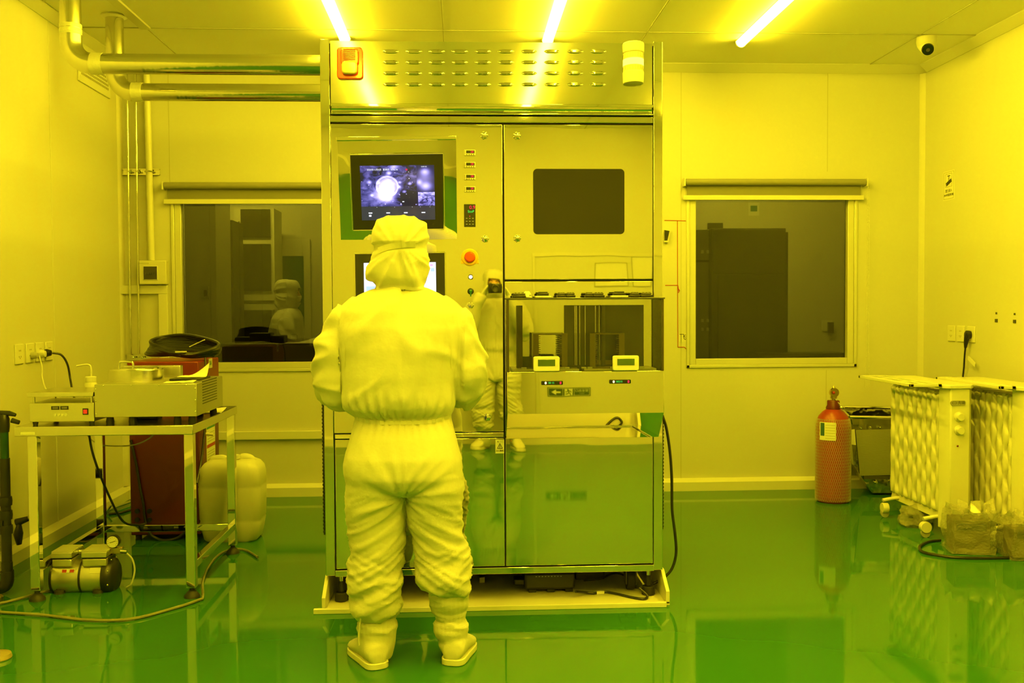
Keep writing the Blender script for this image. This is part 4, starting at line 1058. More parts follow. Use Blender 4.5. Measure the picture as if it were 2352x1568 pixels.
MB().limb([aty(38, 1200, 5.0), q1], [.020, .012], 12).build('nozzle_body', MT['black'], hd)
MB().limb([aty(44, 1200, 5.0), aty(42, 1225, 5.0), aty(44, 1250, 5.0)], [.014, .034, .018], 12, flat=.6).build('nozzle_grip', MT['black'], hd)
MB().limb([q1, aty(76, 1180, 5.0)], [.010, .016], 10).build('metal_tip', MT['chrome'], hd)
fl = atz(-8, 1512, .0)
o = T('stand_base', 'round pale steel base plate cut by the lower left edge', 'stand base', (fl.x, fl.y, 0))
MB().lathe([(.052, 0), (.054, .004), (.050, .018), (.02, .022), (.001, .023)], (fl.x, fl.y, 0), 36).build('base_disc', mat('tan_metal', (.45, .36, .24), .3, metal=.4), o)
MB().cyl((fl.x-.02, fl.y, .02), (fl.x-.02, fl.y, .16), .010, n=14).build('stand_rod', MT['chrome'], o)
fl = atz(-4, 1380, .0)
tag(MB().lathe([(.022, 0), (.022, .02), (.012, .03), (.001, .031)], (fl.x, fl.y, 0), 20).build('hose_end', bpy.data.materials['brass'], None), 'small brass hose end on the floor at the left edge', 'fitting')
# floor hose fittings by the wall behind the pump table
o = T('floor_valve', 'small steel valve and hoses on the floor between the red cabinet and the left wall', 'valve', (-2.03, 6.0, 0))
q = [atz(x, y, .02) for x, y in ((245, 1172), (270, 1162), (300, 1152))]
MB().limb(q, .010, 10).build('valve_tube', MT['chrome'], o)
MB().limb([q[0]+V((0, 0, -.005)), q[0]+V((.03, 0, .035))], .008, 8).build('valve_stem', MT['chrome'], o)
cable('floor_cable', [tuple(atz(x, y, .008)) for x, y in ((250, 1180), (280, 1176), (300, 1170))], .008, MT['black'], 'black hose lying on the floor by the small valve', 'hose')
# ------------------------------------------------------------------ right side: wall fittings
o = T('camera_sign', 'small white notice with a security camera picture on the right wall', 'sign', (XR, 6.67, 1.99))
a, b = atx(2167, 462, XR), atx(2193, 395, XR)
y0, y1, z0, z1 = b.y, a.y, 2.00, 2.195
MB().box(XR-.002, XR, y0, y1, z0, z1).build('sign_plate', MT['paper'], o)
f = MB(); w, h = y1-y0, z1-z0
def fr_box(mb, x, ya, yb, za, zb, t):
    for q in ((ya, yb, za, za+t), (ya, yb, zb-t, zb), (ya, ya+t, za, zb), (yb-t, yb, za, zb)): mb.box(x-.0006, x, q[0], q[1], q[2], q[3])
fr_box(f, XR-.002, y0+w*.06, y1-w*.06, z0+h*.04, z1-h*.04, .0014); fr_box(f, XR-.002, y0+w*.2, y1-w*.2, z0+h*.45, z1-h*.10, .0016)
f.build('border', MT['ink'], o)
yc = (y0+y1)/2
MB().box(XR-.0028, XR-.002, yc-.018, yc+.018, z1-h*.19, z1-h*.16).box(XR-.0028, XR-.002, yc-.003, yc+.003, z1-h*.34, z1-h*.17).obox((XR-.0024, yc, z1-h*.40), (1, 0, 0), (0, -.94, .34), (0, .34, .94), (.0004, .038, .012)).build('camera_pictogram', MT['ink'], o)
text('您已进入', .023, MT['ink'], o, 'lettering', (XR-.0026, yc, z0+h*.31), FROM_RIGHT)
text('24小时监控区域', .0185, MT['ink'], o, 'lettering', (XR-.0026, yc, z0+h*.17), FROM_RIGHT)
for y, lab in ((6.555, 'white wall socket furthest left in the row above the heaters'), (6.43, 'white wall socket in the middle of the row above the heaters'), (6.295, 'white wall socket holding the thick black plug above the heaters')):
    socket(y, 1.108, lab, 'wall sockets above the heaters', 'R')
o = T('heater_plug', 'black angled plug in the right hand wall socket above the heaters', 'plug', (XR-.01, 6.30, 1.06))
MB().lathe([(.026, .010), (.028, .02), (.028, .034), (.02, .040), (.001, .041)], (0, 0, 0), 20).xform(M.Translation((XR, 6.30, 1.105)) @ M.Rotation(-PI/2, 4, 'Y')).build('plug_body', MT['black'], o)
MB().limb([(XR-.03, 6.30, 1.10), (XR-.032, 6.31, 1.05), (XR-.032, 6.315, 1.02)], [.017, .013, .008], 12).build('strain_relief', MT['black'], o)
cable('heater_cable', [(XR-.032, 6.315, 1.025), (XR-.03, 6.33, .95), (XR-.028, 6.345, .86), (XR-.05, 6.36, .6), (XR-.06, 6.34, .3), (XR-.09, 6.30, .02), (XR-.14, 6.24, .008)], .006, MT['black'], 'black heater cable hanging down the right wall from the plug', 'cable')
q = atx(2232, 830, XR-.034)
o = MB().obox((XR-.036, q.y+.0, q.z+.002), (0, -.9, -.42), (0, -.42, .9), (1, 0, 0), (.05, .014, .0006))
tag(o.build('cable_tag', MT['paper'], None), 'white paper tag wrapped on the black cable of the right wall', 'tag')
for px, py, lab in ((2289, 736, 'small dark clip on the right wall, left one of the pair'), (2331, 738, 'small dark clip on the right wall, right one of the pair')):
    p = atx(px, py, XR); tag(MB().box(XR-.004, XR, p.y-.014, p.y+.014, p.z-.010, p.z+.010).build('wall_clip', MT['darkgrey'], None), lab, 'wall clip')
    p = atx(px, py-17, XR); tag(MB().box(XR-.003, XR, p.y-.008, p.y+.008, p.z-.006, p.z+.006).build('wall_clip', MT['darkgrey'], None), lab.replace('small dark clip', 'tiny dark mark plate').replace('one of the pair', 'of the two, above a clip'), 'wall clip')
# dome camera
dc = (2.93, 6.24)
o = T('dome_camera', 'white dome security camera on the ceiling near the right wall', 'security camera', (dc[0], dc[1], ZC-.10))
MB().lathe([(.060, ZC), (.062, ZC-.03), (.057, ZC-.055), (.047, ZC-.075), (.030, ZC-.092), (.001, ZC-.098)], (dc[0], dc[1], 0), 36).build('housing', MT['white'], o)
MB().ball((dc[0]-.006, dc[1]-.018, ZC-.070), .044, 28, 18).build('eyeball', MT['white'], o)
dr = V((-.22, -.80, -.56)).normalized()
c = V((dc[0]-.006, dc[1]-.018, ZC-.070))
MB().cyl(c + dr*.030, c + dr*.046, .037, .034, n=32).build('lens_glass', mat('camera_glass', (.01, .01, .01), .05), o)
MB().cyl(c + dr*.044, c + dr*.050, .013, .010, n=20).build('lens', MT['darkgrey'], o)
# red marker lines and a note by the window
def wl(px0, py0, px1, py1, r=.0035):
    a, b = aty(px0, py0, YB-.001), aty(px1, py1, YB-.001); return a, b
rl = T('red_marking', 'thin red marker lines drawn on the wall between machine and right window', 'marking', tuple(aty(1557, 797, YB)))
for (x0_, y0_, x1_, y1_) in ((1526, 506, 1575, 507), (1556, 506, 1557, 797), (1528, 655, 1557, 655), (1557, 797, 1572, 797), (1572, 797, 1576, 801), (1557, 655, 1559, 668), (1558, 663, 1561, 667), (1561, 667, 1558, 672)):
    a, b = wl(x0_, y0_, x1_, y1_); MB().limb([a, b], .0025, 6).build('line', MT['redline'], rl)
a, b = aty(1559, 785, YB), aty(1577, 764, YB)
o = MB().box(a.x, b.x, YB-.0012, YB, a.z, b.z).build('note', MT['cream'], None); tag(o, 'pale note with a pen mark low between the red lines and the window', 'note')
text('飞', .05, MT['ink'], o, 'lettering', ((a.x+b.x)/2, YB-.0018, (a.z+b.z)/2))
# thermometer hanging near the machine edge
q = [aty(x, y, 6.97) for x, y in ((1526, 556), (1535, 556), (1540, 528), (1526, 528))]
o = T('wall_thermometer', 'small white and black thermometer tilted on the wall behind the machine edge', 'thermometer', tuple(q[0]))
MB().loft([[p for p in q], [p + V((0, .025, 0)) for p in q]]).build('meter_case', MT['white'], o)
q2 = [aty(x, y, 6.968) for x, y in ((1526, 552), (1533, 552), (1538, 530), (1526, 528))]
MB().loft([[p for p in q2], [p + V((0, .004, 0)) for p in q2]]).build('meter_display', MT['black'], o)

# ------------------------------------------------------------------ gas cylinder
gx, gy = 2.452, 6.52
g = T('gas_cylinder', 'squat red gas cylinder in white netting on the floor by the far wall', 'gas cylinder', (gx, gy, 0))
cr = mat('red_cylinder_paint', (.27, .024, .013), .35)
zt = lambda py: aty(1897, py, gy).z
R = .112
MB().lathe([(R*.86, 0), (R*.96, .012), (R, .04), (R, zt(985)), (R*.96, zt(968)), (R*.84, zt(955)), (R*.62, zt(945)), (R*.40, zt(939)), (R*.36, zt(938))], (gx, gy, 0), 48).build('cylinder_body', cr, g)
MB().lathe([(R*.40, zt(941)), (R*.43, zt(936)), (R*.36, zt(930)), (R*.36, zt(921)), (R*.33, zt(919)), (.001, zt(919))], (gx, gy, 0), 28).build('neck_ring', MT['red'], g)
MB().lathe([(.012, zt(920)), (.012, zt(916)), (.022, zt(915)), (.022, zt(908)), (.014, zt(907)), (.014, zt(896)), (.010, zt(890)), (.005, zt(886))], (gx+.002, gy, 0), 18).build('valve_stem', bpy.data.materials['brass'], g)
MB().lathe([(.030, -.012), (.032, 0), (.030, .012)], (0, 0, 0), 24).xform(M.Translation((gx, gy-.012, zt(901))) @ M.Rotation(PI/2, 4, 'X')).build('valve_handwheel', bpy.data.materials['brass'], g)
MB().ball((gx-.008, gy-.03, zt(901)), (.010, .006, .010), 10, 8).build('red_dot', MT['redline'], g)
MB().limb([(gx, gy-.018, zt(915)), (gx+.03, gy-.045, zt(928)), (gx+.036, gy-.062, zt(933))], .003, 6).ball((gx+.038, gy-.06, zt(934)), (.018, .010, .013), 12, 8).build('hanging_seal', MT['chrome'], g)
# netting: two families of helical threads
nb = MB(); nt = 56; Rn = R+.0022; zl, zh = .012, zt(960)
for fam in (-1, 1):
    for k in range(nt):
        a0 = 2*PI*k/nt; pts = []
        for i in range(31):
            z = zl + (zh-zl)*i/30
            rr_ = Rn if z < zt(985) else Rn*(1-.10*((z-zt(985))/(zh-zt(985)))**2)
            a = a0 + fam*1.5*i/30
            pts.append((gx+rr_*math.cos(a), gy+rr_*math.sin(a), z))
        nb.limb(pts, .00085, 4, caps=False)
n_ = nb.build('netting', mat('white_net', (.46, .43, .36), .5), g); n_['kind'] = 'stuff'
def curved(a0, a1, z0, z1, r, m, name, par):
    o = MB(); rows = [[(gx+r*math.cos(a0+(a1-a0)*i/10), gy+r*math.sin(a0+(a1-a0)*i/10), z) for i in range(11)] for z in (z0, z1)]
    inn = [[(gx+(r-.001)*math.cos(a0+(a1-a0)*i/10), gy+(r-.001)*math.sin(a0+(a1-a0)*i/10), z) for i in range(11)] for z in (z0, z1)]
    for i in range(10): o.face([rows[0][i], rows[0][i+1], rows[1][i+1], rows[1][i]])
    return o.build(name, m, par)
A0 = math.atan2(-gy, -gx) + 0
al = lambda px: -PI/2 + math.asin(max(-1, min(1, (px-1897)/40.5))) - .35*0
sl_ = curved(al(1866)-.30, al(1901)-.30, zt(1007), zt(966), R+.0045, MT['paper'], 'cylinder_label', g)
curved(al(1868)-.30, al(1876)-.30, zt(997), zt(968), R+.0052, mat('blue_print', (.03, .10, .20), .5), 'label_band', sl_)
for i, z in enumerate((972, 978, 984, 990, 996, 1002)): curved(al(1878)-.30, al(1899)-.30, zt(z+1), zt(z), R+.0052, MT['grey'], 'text_line', sl_)
# ------------------------------------------------------------------ steel exhaust hood leaning by the wall
hx, hy = 2.90, 6.73
hd = T('steel_hood', 'mirror finish steel box with an open top and chamfered corner, by the far wall', 'steel box', (2.95, 6.8, 0))
def hz_(px, py, Y=6.70): return aty(px, py, Y)
pf = [hz_(2003, 1132), hz_(2085, 1132), hz_(2106, 1085), hz_(2108, 960), hz_(1951, 957), hz_(1961, 1068)]
pf = [V((p.x, 6.70, max(p.z, .004))) for p in pf]
bkp = [V((p.x+.02, 6.93, p.z + (.045 if p.z > .3 else .03))) for p in pf]
bm_ = MB()
F = [bm_.bm.verts.new(p) for p in pf]; Bk = [bm_.bm.verts.new(p) for p in bkp]
bm_.bm.faces.new(F); bm_.bm.faces.new(list(reversed(Bk)))
for i in range(6):
    if i == 3: continue
    j = (i+1) % 6; bm_.bm.faces.new((F[i], F[j], Bk[j], Bk[i]))
wavy = mat('wavy_polished_steel', (.70, .69, .63), .08, metal=1, bump=(9, .5, (1, 1, 1), .02))
sh = bm_.build('box_shell', wavy, hd, smooth=20)
lip = MB()
T4 = [pf[4], pf[3], bkp[3], bkp[4]]
lip.limb([pf[4], pf[3]], .010, 8); lip.build('front_lip', MT['chrome'], hd)
MB().limb([bkp[4], bkp[3]], .010, 8).build('rear_lip', MT['chrome'], hd)
MB().limb([pf[4], bkp[4]], .008, 8).build('side_lip', MT['chrome'], hd)
pl = [hz_(1975, 1092, 6.693), hz_(2060, 1090, 6.693), hz_(2055, 985, 6.693), hz_(1965, 987, 6.693)]
MB().loft([pl, [p + V((0, -.003, 0)) for p in pl]]).build('filmed_panel', mat('dull_film', (.42, .43, .36), .35, metal=.5, bump=(30, .15, (1, 1, 6))), hd)
pl = [hz_(1984, 1100, 6.694), hz_(2085, 1100, 6.694), hz_(2085, 1092, 6.694), hz_(1984, 1092, 6.694)]
MB().loft([pl, [p + V((0, -.004, 0)) for p in pl]]).build('lower_slot', MT['darkgrey'], hd)
pl = [hz_(1958, 975, 6.694), hz_(2083, 972, 6.694), hz_(2083, 960, 6.694), hz_(1956, 962, 6.694)]
MB().loft([pl, [p + V((0, -.004, 0)) for p in pl]]).build('upper_band', MT['mirror_flat'], hd)
wt = MB()
pl = [hz_(1953, 1020, 6.694), hz_(1966, 1022, 6.694), hz_(1963, 985, 6.694), hz_(1951, 987, 6.694)]
wt.loft([pl, [p + V((0, -.002, 0)) for p in pl]]).build('white_label', MT['paper'], hd)
for px, py in ((1978, 983), (2000, 981), (2022, 981), (2010, 1107), (2045, 1105), (2065, 1104)):
    MB().ball(hz_(px, py, 6.690), .006, 8, 6).build('rivet', MT['chrome'], hd)
# tilted sheets behind it
q = [aty(x, y, 6.80) for x, y in ((1943, 1108), (1962, 1108), (1957, 955), (1944, 962))]
tag(MB().loft([[V((p.x, 6.936, max(p.z, .002))) for p in q], [V((p.x, 6.950, max(p.z, .002))) for p in q]]).build('steel_sheet', MT['cream'], None), 'pale sheet standing behind the steel box by the far wall', 'sheet')

# ------------------------------------------------------------------ oil heaters with drying racks on top
def heater(x0, x1, y0, y1, z1, label, rack_left, rack_right, controls):
    """x across, y along: y0 is the control end towards the camera"""
    h = T('oil_heater', label, 'heater', ((x0+x1)/2, (y0+y1)/2, 0), 0, 'oil heaters')
    zb = .135
    cx, hw = (x0+x1)/2, (x1-x0)/2
    # front control housing
    prof = [(x0, y0+.085), (x0+.012, y0+.03), (x0+.03, y0+.004), (x1-.02, y0), (x1, y0+.02), (x1, y0+.085)]
    fh = MB().prism(prof, 'Z', .06, z1-.028).build('control_housing', MT['cream'], h, bevel=.006)
    n = 11
    pitch = (y1-y0-.085)/n
    for i in range(n):
        y = y0+.085 + (i+.5)*pitch
        rows = []
        nz = 40
        f = MB()
        L, Rr = [], []
        for k in range(nz+1):
            z = zb + (z1-.06-zb)*k/nz
            ph = (k/nz)*2*PI*4.5 + (PI if i % 2 else 0)
            w = pitch*(.10 + .50*(.5-.5*math.cos(ph))**.8)
            e = .02 if k in (0, nz) else 0
            rows.append([(x0+.004+e, y, z), (x0+.009+e, y-w*.6, z), (x0+.030, y-w, z), (cx, y-w*.5, z), (x1-.030, y-w, z), (x1-.009-e, y-w*.6, z), (x1-.004-e, y, z), (x1-.009-e, y+w*.6, z), (x1-.030, y+w, z), (cx, y+w*.5, z), (x0+.030, y+w, z), (x0+.009+e, y+w*.6, z)])
        f.loft(rows).build('oil_fin', MT['cream'], h, smooth=60)
    MB().box(x0+.05, x1-.05, y0+.08, y1, zb+.03, z1-.08).build('oil_core', MT['cream'], h)
    # bottom skirt between the feet
    MB().prism([(x0+.02, .10), (x1-.02, .10), (x1-.03, zb+.01), (x0+.03, zb+.01)], 'Y', y0+.085, y1).build('bottom_channel', MT['cream'], h)
    # top cover
    MB().prism([(x0-.012, y0+.02), (x0+.018, y0-.012), (x1-.018, y0-.012), (x1+.012, y0+.02), (x1+.012, y1-.02), (x1-.01, y1+.012), (x0+.01, y1+.012), (x0-.012, y1-.02)], 'Z', z1-.030, z1-.008).build('top_cover', MT['cream'], h, bevel=.004)
    def rack(xa, xb, zz=z1-.004):
        r = MB()
        t = .020
        for q in ((xa, xb, y0+.02, y0+.02+t), (xa, xb, y1-t, y1), (xa, xa+t, y0+.02, y1), (xb-t, xb, y0+.02, y1)): r.box(q[0], q[1], q[2], q[3], zz-.016, zz)
        r.box(xa+t, xb-t, y0+(y1-y0)*.35, y0+(y1-y0)*.35+.03, zz-.014, zz-.002)
        r.box(xa+t, xb-t, y0+(y1-y0)*.70, y0+(y1-y0)*.70+.03, zz-.014, zz-.002)
        for k in (1, 2): r.box(xa+(xb-xa)*k/3-.006, xa+(xb-xa)*k/3+.006, y0+.03, y1-.01, zz-.013, zz-.004)
        r.build('drying_rack', MT['cream'], h, bevel=.002)
    for a in rack_left: rack(*a)
    # legs with castors
    for y in (y0+.10, y1-.10):
        f = MB()
        f.limb(spline([(cx-hw-.075, y, .105), (cx-hw*.8, y, .118), (cx+hw*.8, y, .118), (cx+hw+.075, y, .105)], 6), .014, 10, flat=.8)
        lg_ = f.build('foot_bar', MT['cream'], h)
        for s in (-1, 1):
            x = cx + s*(hw+.062)
            MB().lathe([(.030, -.018), (.032, -.012), (.032, .012), (.030, .018)], (0, 0, 0), 22).xform(M.Translation((x, y, .058)) @ M.Rotation(PI/2, 4, 'Y' if abs(y-y0) > .3 else 'X')).build('castor_cover', MT['cream'], lg_)
            MB().cyl((x, y-.008, .026), (x, y+.008, .026), .026, n=18).build('castor_wheel', MT['grey'], lg_)
    if controls:
        pxy = lambda px, py: aty(px, py, y0)
        q0, q1 = pxy(2184, 931), pxy(2218, 919.5)
        b = MB().prism(rounded(q0.x, q1.x, q0.z, q1.z, .011), 'Y', y0-.003, y0+.01).build('name_badge', mat('grey_badge', (.30, .29, .25), .35), h)
        text('⊂⊃ 先锋', .020, MT['darkgrey'], b, 'lettering', ((q0.x+q1.x)/2, y0-.0035, (q0.z+q1.z)/2))
        for py in (957, 988):
            p = pxy(2203, py)
            k_ = MB().lathe([(.028, 0), (.027, .008), (.022, .012), (.0215, .028), (.019, .031), (.001, .031)], (0, 0, 0), 32).xform(M.Translation((p.x, y0+.004, p.z)) @ M.Rotation(PI/2, 4, 'X')).build('control_knob', MT['cream'], h)
        p = pxy(2199.5, 1024); MB().ball((p.x, y0-.001, p.z), (.0055, .003, .0055), 12, 8).build('pilot_lamp', mat('dark_red_lamp', (.12, .006, .006), .2), h)
        p = pxy(2203, 1065)
    else:
        o_ = rounded(x0+.045, x1-.03, .20, z1-.075, .03)
        MB().limb([V((q[0], y0+.002, q[1])) for q in o_], .005, 8, caps=False, closed=True).build('raised_border', MT['cream'], h)
        for zz in (z1-.13, z1-.22):
            MB().lathe([(.026, 0), (.025, .008), (.021, .012), (.020, .026), (.001, .028)], (0, 0, 0), 28).xform(M.Translation((cx+.008, y0+.004, zz)) @ M.Rotation(PI/2, 4, 'X')).build('control_knob', MT['cream'], h)
    return h
hyo = 5.36
hx0 = aty(2160, 1000, hyo+.06).x; hx1 = aty(2234, 1000, hyo).x
hz1 = aty(2200, 880, hyo).z
heater(hx0, hx1, hyo, 6.10, hz1, 'cream oil heater with two control knobs, left one of the heaters by the right wall', [(hx0-.19, hx0-.014)], [], True)
h2y = 5.10
h2x0 = aty(2331, 1000, h2y+.05).x
heater(h2x0, h2x0+.175, h2y, 5.84, hz1+.006, 'cream oil heater cut by the right edge, its wavy fins beside the first heater', [(hx1+.022, h2x0-.014)], [], False)
# bubble wrapped boxes in front
wrapm = mat('bubble_wrap', (.72, .70, .58), .18, trans=.55, coat=.6, bump=(90, .9, (1, 1, 1), .012), alpha=.50)
def bubble_box(cx, cy, w, d, h, rz, label, seed, top):
    b = T('wrapped_box', label, 'wrapped box', (cx, cy, 0), rz, 'bubble wrapped boxes')
    MB().box(-w/2+.02, w/2-.02, -d/2+.02, d/2-.02, .008, h-.03).build('inner_box', mat('brown_box', (.12, .09, .045), .7), b, local=True)
    MB().box(-w/2+.03, w/2-.04, -d/2+.012, -d/2+.018, h*.60, h*.78).build('dark_slot', MT['black'], b, local=True)
    o = MB().box(-w/2, w/2, -d/2, d/2, .002, h)
    bmesh.ops.subdivide_edges(o.bm, edges=o.bm.edges[:], cuts=15, use_grid_fill=True)
    for v in o.bm.verts:
        n = noise.noise_vector(v.co*9 + V((seed, seed, 0)))
        k = 1 if v.co.z > .02 else .3
        n2 = noise.noise_vector(v.co*26 + V((0, seed, 0)))
        v.co += V((n.x, n.y, n.z*.6))*.016*k + V((n2.x, n2.y, n2.z*.6))*.010*k
        if v.co.z > h*.85: v.co.z += top*abs(noise.noise(v.co*16 + V((seed, 0, 3))))*1.6; v.co.x += .03*noise.noise(v.co*12)
        v.co.z = max(v.co.z, .001)
    o.build('bubble_wrap', wrapm, b, local=True, smooth=25)
    fl_ = MB()
    for k in range(3):
        bx_, by_ = (-w*.3 + k*w*.3, -d*.2)
        g = [(bx_, by_, h), (bx_+w*.22, by_-.02, h+.01), (bx_+w*.26, by_+.02, h+.05+.015*k), (bx_+.01, by_+.035, h+.07-.012*k)]
        fl_.loft([[V(p) for p in g], [V(p)+V((0, .002, .001)) for p in g]])
        p_ = fl_.build('loose_flap', wrapm, b, local=True, smooth=None); fl_ = MB()
bubble_box(2.665, 5.15, .215, .20, .205, -.22, 'bubble wrapped box in front of the first heater, left one of the two', 2, .05)
bubble_box(2.875, 5.0, .175, .17, .185, -.08, 'bubble wrapped box right of the other wrapped box at the picture edge', 7, .05)
pp = [atz(x, y, .008) for x, y in ((2160, 1240), (2135, 1243), (2118, 1250), (2112, 1258), (2120, 1267), (2150, 1274), (2200, 1280), (2260, 1281), (2320, 1280), (2345, 1277), (2400, 1270))]
cable('heater_cable', [tuple(p) for p in pp], .0075, MT['black'], 'black heater cable looped on the floor in front of the wrapped boxes', 'cable')
q = [atz(x, y, .0) for x, y in ((2078, 1197), (2128, 1199))]
crumple('plastic_bag', (2.66, 5.78, .0), (.085, .10, .07), wrapm, 'crumpled clear plastic under the first heater', 'plastic bag', seed=11)
# ------------------------------------------------------------------ drip tray and clutter under the machine
tr = T('drip_tray', 'shallow white plastic drip tray under the machine', 'drip tray', (.13, 4.8, 0))
tx0, tx1, ty0, ty1 = -.605, .895, 4.29, 5.35
MB().box(tx0, tx1, ty0, ty1, .001, .008).build('tray_floor', MT['tray'], tr)
MB().box(tx0, tx1, ty0, ty0+.012, .008, .017).build('front_wall', MT['tray'], tr, bevel=.002)
for xa in (tx0, tx1-.016):
    MB().prism([(ty0, .008), (ty1, .008), (ty1, .135), (ty0+.12, .128), (ty0, .062)], 'X', xa, xa+.016).build('side_wall', MT['tray'], tr, bevel=.002)
MB().box(tx0, tx1, ty1, ty1+.012, .008, .135).build('rear_wall', MT['tray'], tr)
MB().box(-.637, .876, 4.262, 4.282, .0, .021).build('front_strip', MT['tray'], tr, bevel=.002)
def gp(px, py, z=.009): return tuple(atz(px, py, z))
a0, a1 = atz(1205, 1362, .009), atz(1325, 1357, .009)
bb = T('vacuum_adaptor', 'black plastic pump unit lying in the drip tray under the machine', 'pump unit', (a0.x, a0.y+.08, .008))
MB().box(a0.x, a1.x-.01, a0.y, a0.y+.20, .022, .10).build('unit_body', MT['black'], bb, bevel=.012)
MB().box(a0.x+.02, a1.x-.02, a0.y+.01, a0.y+.18, .10, .122).build('unit_top', MT['darkgrey'], bb, bevel=.006)
MB().box(a0.x-.045, a0.x+.01, a0.y+.05, a0.y+.12, .03, .06).build('side_port', MT['black'], bb, bevel=.006)
for u in (.15, .5, .85): MB().box(a0.x+(a1.x-a0.x)*u-.018, a0.x+(a1.x-a0.x)*u+.018, a0.y+.01, a0.y+.05, .008, .023).build('rubber_foot', MT['rubber'], bb, bevel=.003)
v_ = MB()
for k in range(9): v_.box(a0.x+.05+k*.014, a0.x+.056+k*.014, a0.y-.0008, a0.y+.002, .082, .085)
v_.build('vent_dot', MT['grey'], bb)
b0 = atz(1330, 1340, .009)
tag(MB().box(b0.x-.01, b0.x+.13, b0.y+.07, b0.y+.2, .0085, .06).build('cable_box', MT['darkgrey'], None, bevel=.005), 'flat dark box in the tray right of the black pump unit', 'box')
c0 = atz(1108, 1352, .009)
tag(MB().box(c0.x-.012, c0.x+.014, c0.y+.1, c0.y+.13, .0085, .034).build('junction_box', MT['grey'], None, bevel=.003), 'tiny grey junction box in the tray behind the legs of the worker', 'box')
cable('tray_cable', [gp(1322, 1358, .04), gp(1345, 1360, .02), gp(1365, 1362, .014), gp(1390, 1359, .014), gp(1420, 1364, .014), gp(1450, 1371, .014), gp(1476, 1375, .014), gp(1487, 1371, .016), gp(1482, 1362, .03), gp(1468, 1350, .05)], .0055, MT['black'], 'black cable with a white tag looping in the right end of the drip tray', 'cable')
t_ = atz(1379, 1361, .014)
tag(MB().obox((t_.x, t_.y, .016), (1, .05, .0), (0, 1, 0), (0, 0, 1), (.017, .007, .0065)).build('cable_tag', MT['paper'], None), 'white tag round the cable in the drip tray', 'tag')
cable('tray_cable', [(b0.x+.02, b0.y-.02, .03), (b0.x+.10, b0.y-.01, .035), (b0.x+.17, b0.y+.02, .05), (b0.x+.22, b0.y+.0, .04), (b0.x+.26, b0.y-.05, .02)], .005, MT['black'], 'black cable running from the pump unit towards the right castor', 'cable')
cable('machine_cable', [tuple(aty(x, y, 4.48)) for x, y in ((1522, 955), (1531, 985), (1539, 1040), (1543, 1100), (1544, 1170), (1551, 1230), (1553, 1270), (1545, 1302), (1530, 1322), (1512, 1334), (1500, 1340))], .0065, MT['black'], 'black cable hanging down the right side of the machine to its foot', 'cable')
# ------------------------------------------------------------------ people in cleanroom suits
from mathutils.bvhtree import BVHTree
def fabric_mat():
    m, nt, out = nodes_of('cleanroom_fabric')
    b = nt.nodes.new('ShaderNodeBsdfPrincipled'); nt.links.new(b.outputs[0], out.inputs[0])
    b.inputs['Roughness'].default_value = .75; b.inputs['Specular IOR Level'].default_value = .25
    b.inputs['Sheen Weight'].default_value = .15
    tc = nt.nodes.new('ShaderNodeTexCoord')
    w = nt.nodes.new('ShaderNodeTexWave'); w.bands_direction = 'X'; w.inputs['Scale'].default_value = 62; w.inputs['Distortion'].default_value = 1.2; w.inputs['Detail'].default_value = 1
    nt.links.new(tc.outputs['Object'], w.inputs['Vector'])
    w2 = nt.nodes.new('ShaderNodeTexWave'); w2.bands_direction = 'Z'; w2.inputs['Scale'].default_value = 62; w2.inputs['Distortion'].default_value = 1.2
    nt.links.new(tc.outputs['Object'], w2.inputs['Vector'])
    ad = nt.nodes.new('ShaderNodeMath'); ad.operation = 'MAXIMUM'; nt.links.new(w.outputs['Fac'], ad.inputs[0]); nt.links.new(w2.outputs['Fac'], ad.inputs[1])
    cr = nt.nodes.new('ShaderNodeValToRGB'); cr.color_ramp.elements[0].color = (.60, .60, .56, 1); cr.color_ramp.elements[1].color = (.50, .50, .46, 1); cr.color_ramp.elements[0].position = .6
    nt.links.new(ad.outputs[0], cr.inputs[0]); nt.links.new(cr.outputs[0], b.inputs['Base Color'])
    n = nt.nodes.new('ShaderNodeTexNoise'); n.inputs['Scale'].default_value = 26; n.inputs['Detail'].default_value = 3
    nt.links.new(tc.outputs['Object'], n.inputs['Vector'])
    bp = nt.nodes.new('ShaderNodeBump'); bp.inputs['Strength'].default_value = .35; bp.inputs['Distance'].default_value = .006
    nt.links.new(n.outputs['Fac'], bp.inputs['Height']); nt.links.new(bp.outputs[0], b.inputs['Normal'])
    return m
FAB = fabric_mat()
PO = V((-.216, 3.70, 0))                     # where the worker stands
def lp(px, py, Y=3.70): return aty(px, py, Y) - PO
def oval(cx, cy, z, hw, hd, n=28, pw=2.3, ytilt=0.0):
    out = []
    for k in range(n):
        a = 2*PI*k/n; c, s = math.cos(a), math.sin(a)
        x = abs(c)**(2/pw)*math.copysign(1, c)*hw; y = abs(s)**(2/pw)*math.copysign(1, s)*hd
        out.append((cx+x, cy+y, z + ytilt*y))
    return out
def px_ring(py, L, R, hd, yo=0.0, n=28, pw=2.3):
    a, b = lp(L, py), lp(R, py)
    return oval((a.x+b.x)/2, yo, (a.z+b.z)/2, (b.x-a.x)/2, hd, n, pw)
